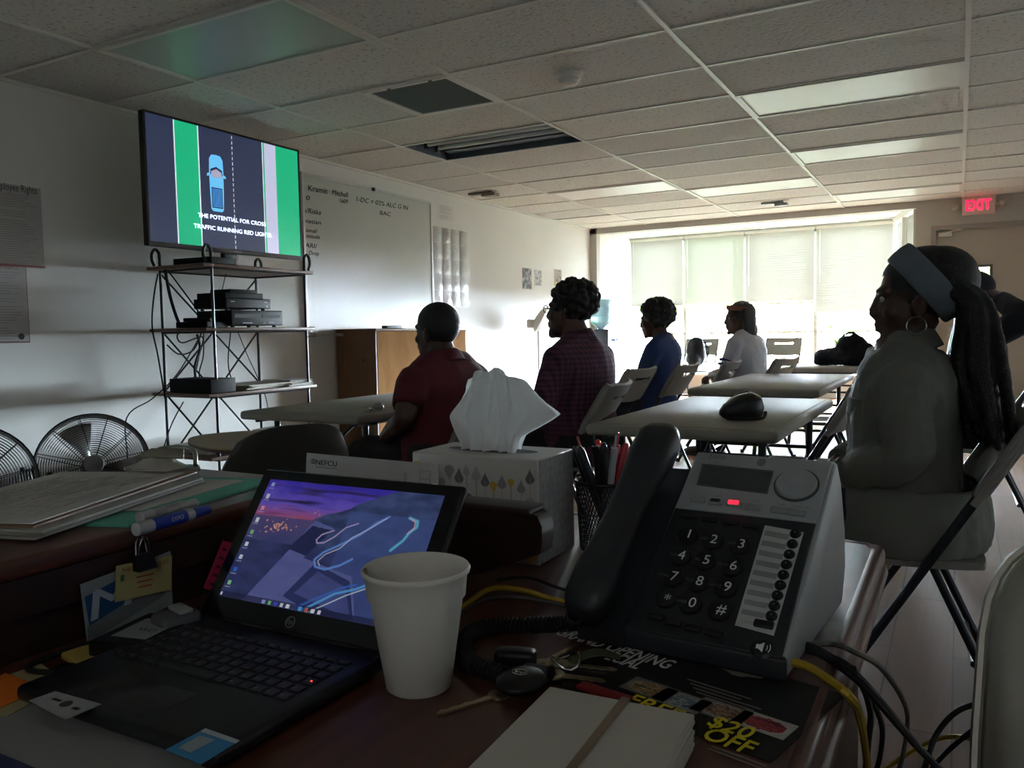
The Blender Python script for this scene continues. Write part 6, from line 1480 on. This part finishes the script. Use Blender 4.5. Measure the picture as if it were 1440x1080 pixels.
paper_at('printed_sheet', 'large white printed sheet on top of the ledge clipboard', 'papers', [(-.985, .573), (-1.12, .905), (-1.325, .825), (-1.19, .50)], Lz+.0172, .0015, M('white sheet', '#c0bfb9', .8), True)
m_clear = M('clip steel', '#a4a39b', .25, .8)
mb = MB(); cT = Matrix.Translation(V((-1.175, .905, Lz+.020))-clipb.location) @ Matrix.Rotation(R(20), 4, 'Z'); mb.prism([(-.07, 0), (.07, 0), (.05, .03), (-.05, .03)], -.002, .004, 0, cT); mb.tube([(-.05, .02, .004), (-.03, .045, .028), (.03, .045, .028), (.05, .02, .004)], .004, 8, 0, cT, smooth=4); mb.prism([(-.045, 0), (.045, 0), (.03, .03), (-.03, .03)], .02, .024, 0, cT @ Matrix.Rotation(R(20), 4, 'X')); obj('clip', mb, m_clear, clipb)
mb = MB(); p = atz(180, 668, Lz+.06)
q = random.Random(9)
c = V((-1.185, .905, Lz+.019)); vs = []
for i in range(7):
    for j in range(6): vs.append((c.x+(i-3)*.017+q.uniform(-.004, .004), c.y+(j-2.5)*.011, c.z+.004+.030*math.sin(PI*i/6)*math.sin(PI*j/5)*q.uniform(.6, 1.1)))
mb.add(vs, [(i*6+j, i*6+j+1, i*6+j+7, i*6+j+6) for i in range(6) for j in range(5)])
o = obj('plastic_wrapper', mb, M('clear wrapper', '#a9a79d', .2, var=.1), smooth=30); props(o, 'crumpled clear plastic wrapper at the far end of the clipboard', 'wrapper')
def marker(px0, px1, z, label, cap):
    a, b_ = atz(*px0, z), atz(*px1, z); d = (b_-a); L = d.length; d.normalize()
    t = thing('dry_erase_marker', label, 'marker', a, 0, 'dry erase markers on the ledge'); r = .0082
    mb = MB(); mb.tube([d*0, d*.001, d*L*.20], [.0065, r, r], 16); obj('end_plug', mb, M('marker white', '#b3b6b8', .4), t); mb = MB(); mb.tube([d*L*.64, d*L*.74, d*L*.745], [r, r, .006], 16); obj('end_collar', mb, M('marker white', '#b3b6b8', .4), t)
    mb = MB(); mb.tube([d*L*.2, d*L*.64], r+.0001, 16); obj('barrel', mb, M('marker '+cap, cap, .4), t)
    mb = MB(); mb.tube([d*L*.745, d*L*.97, d*L], [.0073, .0068, .005], 16); obj('cap', mb, M('marker cap '+cap, cap if cap != '#9da0a2' else '#b3b6b8', .35), t)
    sd = V((0, 0, 1)); up = d.cross(sd).normalized(); 
    nrm = (V((0, 0, CAMZ))-(a+b_)/2); nrm = (nrm-d*nrm.dot(d)).normalized(); T = frame(d*L*.40+nrm*(r+.0006), d, nrm.cross(d)); mb = MB(); mb.text('EXPO', T @ Matrix.Translation((0, -.003, 0)), .008, 0, None, 'l', .3); obj('lettering', mb, M('marker print', '#c4c8d4' if cap != '#9da0a2' else '#2a2d38', .5), t, smooth=None)
marker((190, 745), (294, 716), Lz+.0085, 'blue and white dry erase marker at the front edge of the ledge', '#1f3aa0')
marker((196, 729), (276, 707), Lz+.0095, 'white dry erase marker just behind the blue marker', '#9da0a2')
# ---------------------------------------------------------------- cards clipped to the ledge face
FX = -.912
def face_card(name, label, cat, px, mat, X, extra=None):
    P = [atx(x, y, X) for x, y in px]; c = sum(P, V())/4; t = thing(name, label, cat, c); mb = MB()
    T = frame(P[3]-c, P[2]-P[3], P[0]-P[3]); mb.add([p-c for p in P]+[p-c-V((.0012, 0, 0)) for p in P], [(0, 1, 2, 3), (7, 6, 5, 4), (0, 4, 5, 1), (1, 5, 6, 2), (2, 6, 7, 3), (3, 7, 4, 0)]); obj('card', mb, mat, t, smooth=None)
    return t, T, (P[2]-P[3]).length, (P[0]-P[3]).length
t, T, w, h = face_card('leaflet', 'pale blue leaflet with a big M standing behind the clipped card', 'leaflet', [(113, 822), (240, 775), (243, 850), (124, 908)], M('leaflet paper', '#8a9498', .7), FX+.004)
T = T @ Matrix.Translation((0, 0, .0005))
mb = MB(); mb.quad([(w*.04, h*.30, 0), (w*.55, h*.42, 0), (w*.55, h*.86, 0), (w*.04, h*.78, 0)], 0, T); obj('blue_panel', mb, M('leaflet blue', '#1d4a7c', .5), t, smooth=None)
mb = MB()
for dx in (0, .0015): mb.text('M', T @ Matrix.Translation((w*.06+dx, h*.36, .0005+dx*.2)), .05, 0, w*.44, 'l', .15)
obj('big_letter', mb, M('leaflet pale', '#a9b9c4', .5), t, smooth=None)
mb = MB(); mb.quad([(w*.0, h*.05, 0), (w*.9, h*.22, 0), (w*.98, h*.55, 0), (w*.7, h*.5, 0), (w*.3, h*.36, 0), (w*.02, h*.30, 0)], 0, T @ Matrix.Translation((0, 0, .0003))); obj('grey_band', mb, M('leaflet grey', '#6d7577', .6), t, smooth=None)
t, T, w, h = face_card('business_card', 'yellow-green card headed NEW EXPRESS held by the binder clip', 'card', [(164, 796), (242, 781), (241, 829), (162, 847)], M('card yellow', '#a9a06c', .7), FX+.0095)
T = T @ Matrix.Translation((0, 0, .0006)); mb = MB(); mb.text('NEW EXPRESS', T @ Matrix.Translation((w*.10, h*.80, 0)), .007, 0, w*.82)
for k in range(3): mb.bb((w*(.34+.02*k), h*(.56-.15*k), 0), (w*(.66-.02*k), h*(.60-.15*k), .0002), 0, T)
obj('red_print', mb, M('card red', '#a03a24', .6), t, smooth=None)
mb = MB(); mb.bb((w*.07, h*.55, 0), (w*.13, h*.72, .0002), 0, T); obj('green_print', mb, M('card green', '#2f6a34', .6), t, smooth=None)
p = atx(201, 789, FX+.012); t = thing('binder_clip', 'small black binder clip gripping the yellow card', 'clip', p)
mb = MB(); mb.prism([(-.010, -.010), (.010, -.010), (.003, .010), (-.003, .010)], -.013, .013, 0, frame((0, 0, 0), (1, 0, 0), (0, 0, 1)) @ Matrix.Rotation(0, 4, 'X') ); obj('clip_body', mb, m_black, t)
for s in (-1, 1):
    mb = MB(); mb.tube([(.002*s, -.008, .008), (.004*s, -.006, .024), (.004*s, 0, .031), (.004*s, .006, .024), (.002*s, .008, .008)], .0013, 6, smooth=4); obj('wire_handle', mb, m_chrome, t)
t, T, w, h = face_card('sticky_strip', 'narrow pink paper strip stuck beside the left edge of the laptop lid', 'sticky note', [(314, 760), (329, 764), (302, 832), (287, 827)], M('pink paper', '#c02a58', .7), FX+.004)
mb = MB()
for k in range(5): mb.box((w*.5, h*(.12+.18*k), .0008), (w*.4, h*.05, .0003), 0, T)
obj('handwriting', mb, M('pink ink', '#5a1430', .7), t, smooth=None)
# ---------------------------------------------------------------- bits between laptop and ledge
def desk_sheet(name, label, cat, px, mat, z=DT+.0008, th=.0006):
    P = [atz(x, y, z) for x, y in px]; c = sum(P, V())/len(P); mb = MB(); mb.prism([((p-c).x, (p-c).y) for p in P], 0, th); o = obj(name, mb, mat, loc=(c.x, c.y, z)); return props(o, label, cat)
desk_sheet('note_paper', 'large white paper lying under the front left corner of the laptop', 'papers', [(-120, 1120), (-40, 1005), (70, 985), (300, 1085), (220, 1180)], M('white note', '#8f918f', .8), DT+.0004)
desk_sheet('manila_folder', 'pale yellow folder under the orange sticky note', 'folder', [(-60, 1010), (-20, 960), (58, 934), (95, 960), (10, 1008)], M('manila', '#a8a078', .8), DT+.0012)
desk_sheet('sticky_note', 'orange sticky note at the left edge of the desk', 'sticky note', [(-30, 990), (-20, 962), (8, 947), (62, 968), (0, 996)], M('orange note', '#e0741c', .7), DT+.0022)
desk_sheet('sticky_note', 'yellow sticky notes in front of the black drive', 'sticky note', [(86, 926), (90, 918), (132, 908), (168, 922), (112, 940)], M('yellow note', '#b7a24e', .7), DT+.0008, .004)
desk_sheet('blue_folder', 'dark blue folder corner at the bottom left of the desk', 'folder', [(-80, 1130), (-80, 1058), (0, 1060), (60, 1085), (60, 1140)], M('navy folder', '#16204a', .6), DT+.0012)
p = atz(190, 915, DT); t = thing('external_drive', 'black external drive with a white label by the ledge', 'hard drive', (p.x, p.y+.015, DT+.0005), R(12))
mb = MB(); mb.rbox((0, 0, .011), (.075, .10, .02), .005); obj('case', mb, m_black, t)
mb = MB(); mb.bb((-.022, -.03, .0211), (.026, .028, .0214)); obj('label_sticker', mb, M('drive label', '#8d9396', .6), t, smooth=None)
mb = MB(); mb.text('WD', Matrix.Translation((-.005, -.01, .0217)), .014, 0); obj('lettering', mb, m_ink, t, smooth=None)
p = atz(232, 882, DT+.02); t = thing('usb_adapter', 'grey plug adapter with a white top beside the black drive', 'adapter', (p.x-.005, p.y+.02, DT+.0008), R(-15))
mb = MB(); mb.rbox((0, 0, .016), (.04, .05, .032), .008); obj('body', mb, M('adapter grey', '#55595c', .5), t)
mb = MB(); mb.rbox((.004, .004, .0345), (.034, .016, .005), .001); obj('contact_edge', mb, M('adapter white', '#9a9c9c', .4), t)
m_ycab = M('yellow cable', '#a88c1c', .5)
cable([atz(214, 912, DT+.006), atz(240, 900, DT+.008), atz(268, 893, DT+.006), atz(300, 880, DT+.004)], .0035, 'short yellow cable end behind the left corner of the laptop', mat=m_ycab)
cable([tuple(atz(*p_, DT+h)) for p_, h in (((600, 880), .005), ((652, 852), .012), ((690, 828), .022), ((735, 830), .014), ((775, 842), .006), ((812, 850), .005))], .0036, 'yellow network cable arching on the desk between cup and telephone', mat=m_ycab)
cable([tuple(atz(*p_, DT+h)) for p_, h in (((610, 885), .005), ((660, 852), .008), ((700, 840), .010), ((745, 842), .006), ((815, 856), .004))], .003, 'grey cable running alongside the yellow cable behind the cup', mat=M('grey cable', '#4f4f4a', .5))
cable([tuple(atz(*p_, DT+.0035)) for p_ in ((700, 816), (740, 812), (790, 828), (840, 842))], .0022, 'thin black wire on the desk in front of the back board')
# cables over the right edge
m_gcab = M('grey cable', '#4f4f4a', .5); g = 'cables hanging off the right edge of the desk'
cable([tuple(atz(*p_)) for p_ in ((1105, 900, DT+.012), (1150, 916, DT+.010), (1195, 945, DT+.008), (1232, 982, .70), (1290, 1050, .52), (1330, 1090, .40))], .0055, 'thickest black cable running diagonally off the desk corner', group=g)
cable([tuple(atz(*p_)) for p_ in ((1105, 912, DT+.010), (1165, 905, DT+.012), (1200, 916, DT+.008), (1245, 945, .66), (1275, 1000, .5), (1272, 1050, .42), (1262, 1090, .36))], .0036, 'grey cable looping widest to the right off the desk', mat=m_gcab, group=g)
cable([tuple(atz(*p_)) for p_ in ((1095, 930, DT+.010), (1130, 935, DT+.014), (1165, 955, DT+.012), (1195, 980, DT+.005), (1210, 1010, .68), (1222, 1090, .5))], .0045, 'yellow cable bending over the right edge of the desk', mat=m_ycab, group=g)
cable([tuple(atz(*p_)) for p_ in ((1110, 908, DT+.008), (1170, 925, DT+.008), (1205, 950, DT+.004), (1224, 1000, .64), (1220, 1050, .55), (1215, 1100, .5))], .004, 'black cable dropping straight down behind the yellow cable', group=g)
cable([tuple(atz(*p_)) for p_ in ((1200, 940, DT+.006), (1222, 975, .68), (1240, 1020, .58), (1238, 1060, .5), (1228, 1100, .45))], .0035, 'thin black cable curling outside the straight drop', group=g)
cable([tuple(atz(*p_)) for p_ in ((1390, 988, .32), (1350, 998, .30), (1318, 1030, .25), (1300, 1080, .2), (1290, 1110, .02))], .006, 'black cable arching from the chair over the floor', group='cables beside the grey chair')
cable([tuple(atz(*p_)) for p_ in ((1390, 1012, .3), (1345, 1045, .25), (1315, 1075, .15), (1300, 1100, .02))], .0055, 'lower black cable slanting from the chair to the floor', group='cables beside the grey chair')
cable([tuple(atz(*p_)) for p_ in ((1390, 1045, .26), (1345, 1036, .25), (1310, 1042, .22), (1270, 1064, .15), (1240, 1085, .03))], .005, 'yellow cable on the floor beside the grey chair', mat=m_ycab, group='cables beside the grey chair')

# ---------------------------------------------------------------- office chair at the right
t = thing('office_chair', 'grey vinyl office chair cut off at the lower right corner', 'chair', (.30, .98, .07), R(-6))
m_vin = M('grey vinyl', '#b5b4aa', .34, .45, var=.06, bump=.05, bscale=300); m_vin2 = M('dark vinyl', '#0c0d0f', .6)  # grey base lightened to imitate a bright reflection on the vinyl
mb = MB(); rs = []; n = 40
for y, k_ in ((-.045, .90), (-.035, .97), (-.01, 1.0), (.02, 1.0), (.035, .96), (.042, .88)):
    rs.append([(.27*k_*math.copysign(abs(math.cos(2*PI*j/n))**.42, math.cos(2*PI*j/n)), y+.42*(.215*k_*math.copysign(abs(math.sin(2*PI*j/n))**.42, math.sin(2*PI*j/n)))-.05, .605+.215*k_*math.copysign(abs(math.sin(2*PI*j/n))**.42, math.sin(2*PI*j/n))) for j in range(n)])
mb.rings(rs); obj('backrest', mb, m_vin, t, smooth=60)
mb = MB(); mb.tube([(.272*math.copysign(abs(math.cos(2*PI*j/n))**.42, math.cos(2*PI*j/n)), -.08+.42*.217*math.copysign(abs(math.sin(2*PI*j/n))**.42, math.sin(2*PI*j/n)), .605+.217*math.copysign(abs(math.sin(2*PI*j/n))**.42, math.sin(2*PI*j/n))) for j in range(n)], .005, 6, closed=True); obj('piping', mb, m_vin, t)
mb = MB(); mb.rbox((0, -.27, .45), (.5, .46, .09), .04); obj('seat', mb, m_vin2, t, smooth=60)
mb = MB(); mb.tube([(0, -.24, .41), (0, -.24, .12)], .03, 14); obj('gas_column', mb, m_dark, t)
for k in range(5):
    a = k*1.2566; mb = MB(); mb.tube([(0, -.24, .12), (.26*math.cos(a), -.24+.26*math.sin(a), .075)], [.028, .018], 10); lg = obj('leg', mb, m_dark, t)
    mb = MB(); mb.tube([(.26*math.cos(a)-.012, -.24+.26*math.sin(a), .03), (.26*math.cos(a)+.012, -.24+.26*math.sin(a), .03)], .03, 14); obj('caster', mb, m_rubber, lg)
for s in (-1, 1):
    mb = MB(); mb.rbox((s*.175, -.19, .655), (.075, .27, .05), .022); obj('armrest', mb, m_vin2, t, smooth=60)
    mb = MB(); mb.tube([(s*.175, -.15, .645), (s*.19, -.17, .55), (s*.2, -.2, .44)], .016, 10, smooth=4); obj('armrest_post', mb, m_dark, t)
# ================================================================ LIGHT, CAMERA
w = bpy.data.worlds.new('world'); scn.world = w; w.use_nodes = True; bg = w.node_tree.nodes['Background']
bg.inputs[0].default_value = (.88, .98, 1.12, 1); bg.inputs[1].default_value = 620.0
def area(name, loc, rot, sx, sy, power, col=(1, 1, 1), portal=False):
    l = bpy.data.lights.new(name, 'AREA'); l.shape = 'RECTANGLE'; l.size = sx; l.size_y = sy; l.energy = power; l.color = col
    o = bpy.data.objects.new(name, l); C.objects.link(o); o.location = loc; o.rotation_euler = rot
    if portal: l.cycles.is_portal = True
    return o
area('window_portal', (-2.6, YW+.12, 1.45), (R(-90), 0, 0), 3.7, 2.1, 1, portal=True)
am = (A0+A1)/2; ang = math.atan2(ad.y, ad.x)
po = area('window_portal', (am.x+.09, am.y+.05, 1.45), (R(-90), 0, ang), AL, 2.0, 1, portal=True)
# added dim fill light behind the camera, standing for no known lamp
area('rear_fill_light', (.6, -2.2, 2.3), (R(38), 0, R(14)), 1.6, .9, 9.5, (1, .98, .95))
cam = bpy.data.cameras.new('camera'); cam.sensor_width = 36; cam.lens = FPX*36/1440; cam.clip_start = .02; cam.clip_end = 200
o = bpy.data.objects.new('camera', cam); C.objects.link(o)
o.matrix_world = Matrix(((CR.x, CU.x, -CF.x, 0), (CR.y, CU.y, -CF.y, 0), (CR.z, CU.z, -CF.z, CAMZ), (0, 0, 0, 1)))
scn.camera = o
scn.view_settings.view_transform = 'Standard'; scn.view_settings.look = 'None'; scn.view_settings.exposure = 0; scn.view_settings.gamma = 1
cy = scn.cycles
cy.use_denoising = True; cy.max_bounces = 8; cy.diffuse_bounces = 5; cy.glossy_bounces = 3; cy.transmission_bounces = 6; cy.transparent_max_bounces = 10; cy.sample_clamp_indirect = 8; cy.caustics_reflective = False; cy.caustics_refractive = False
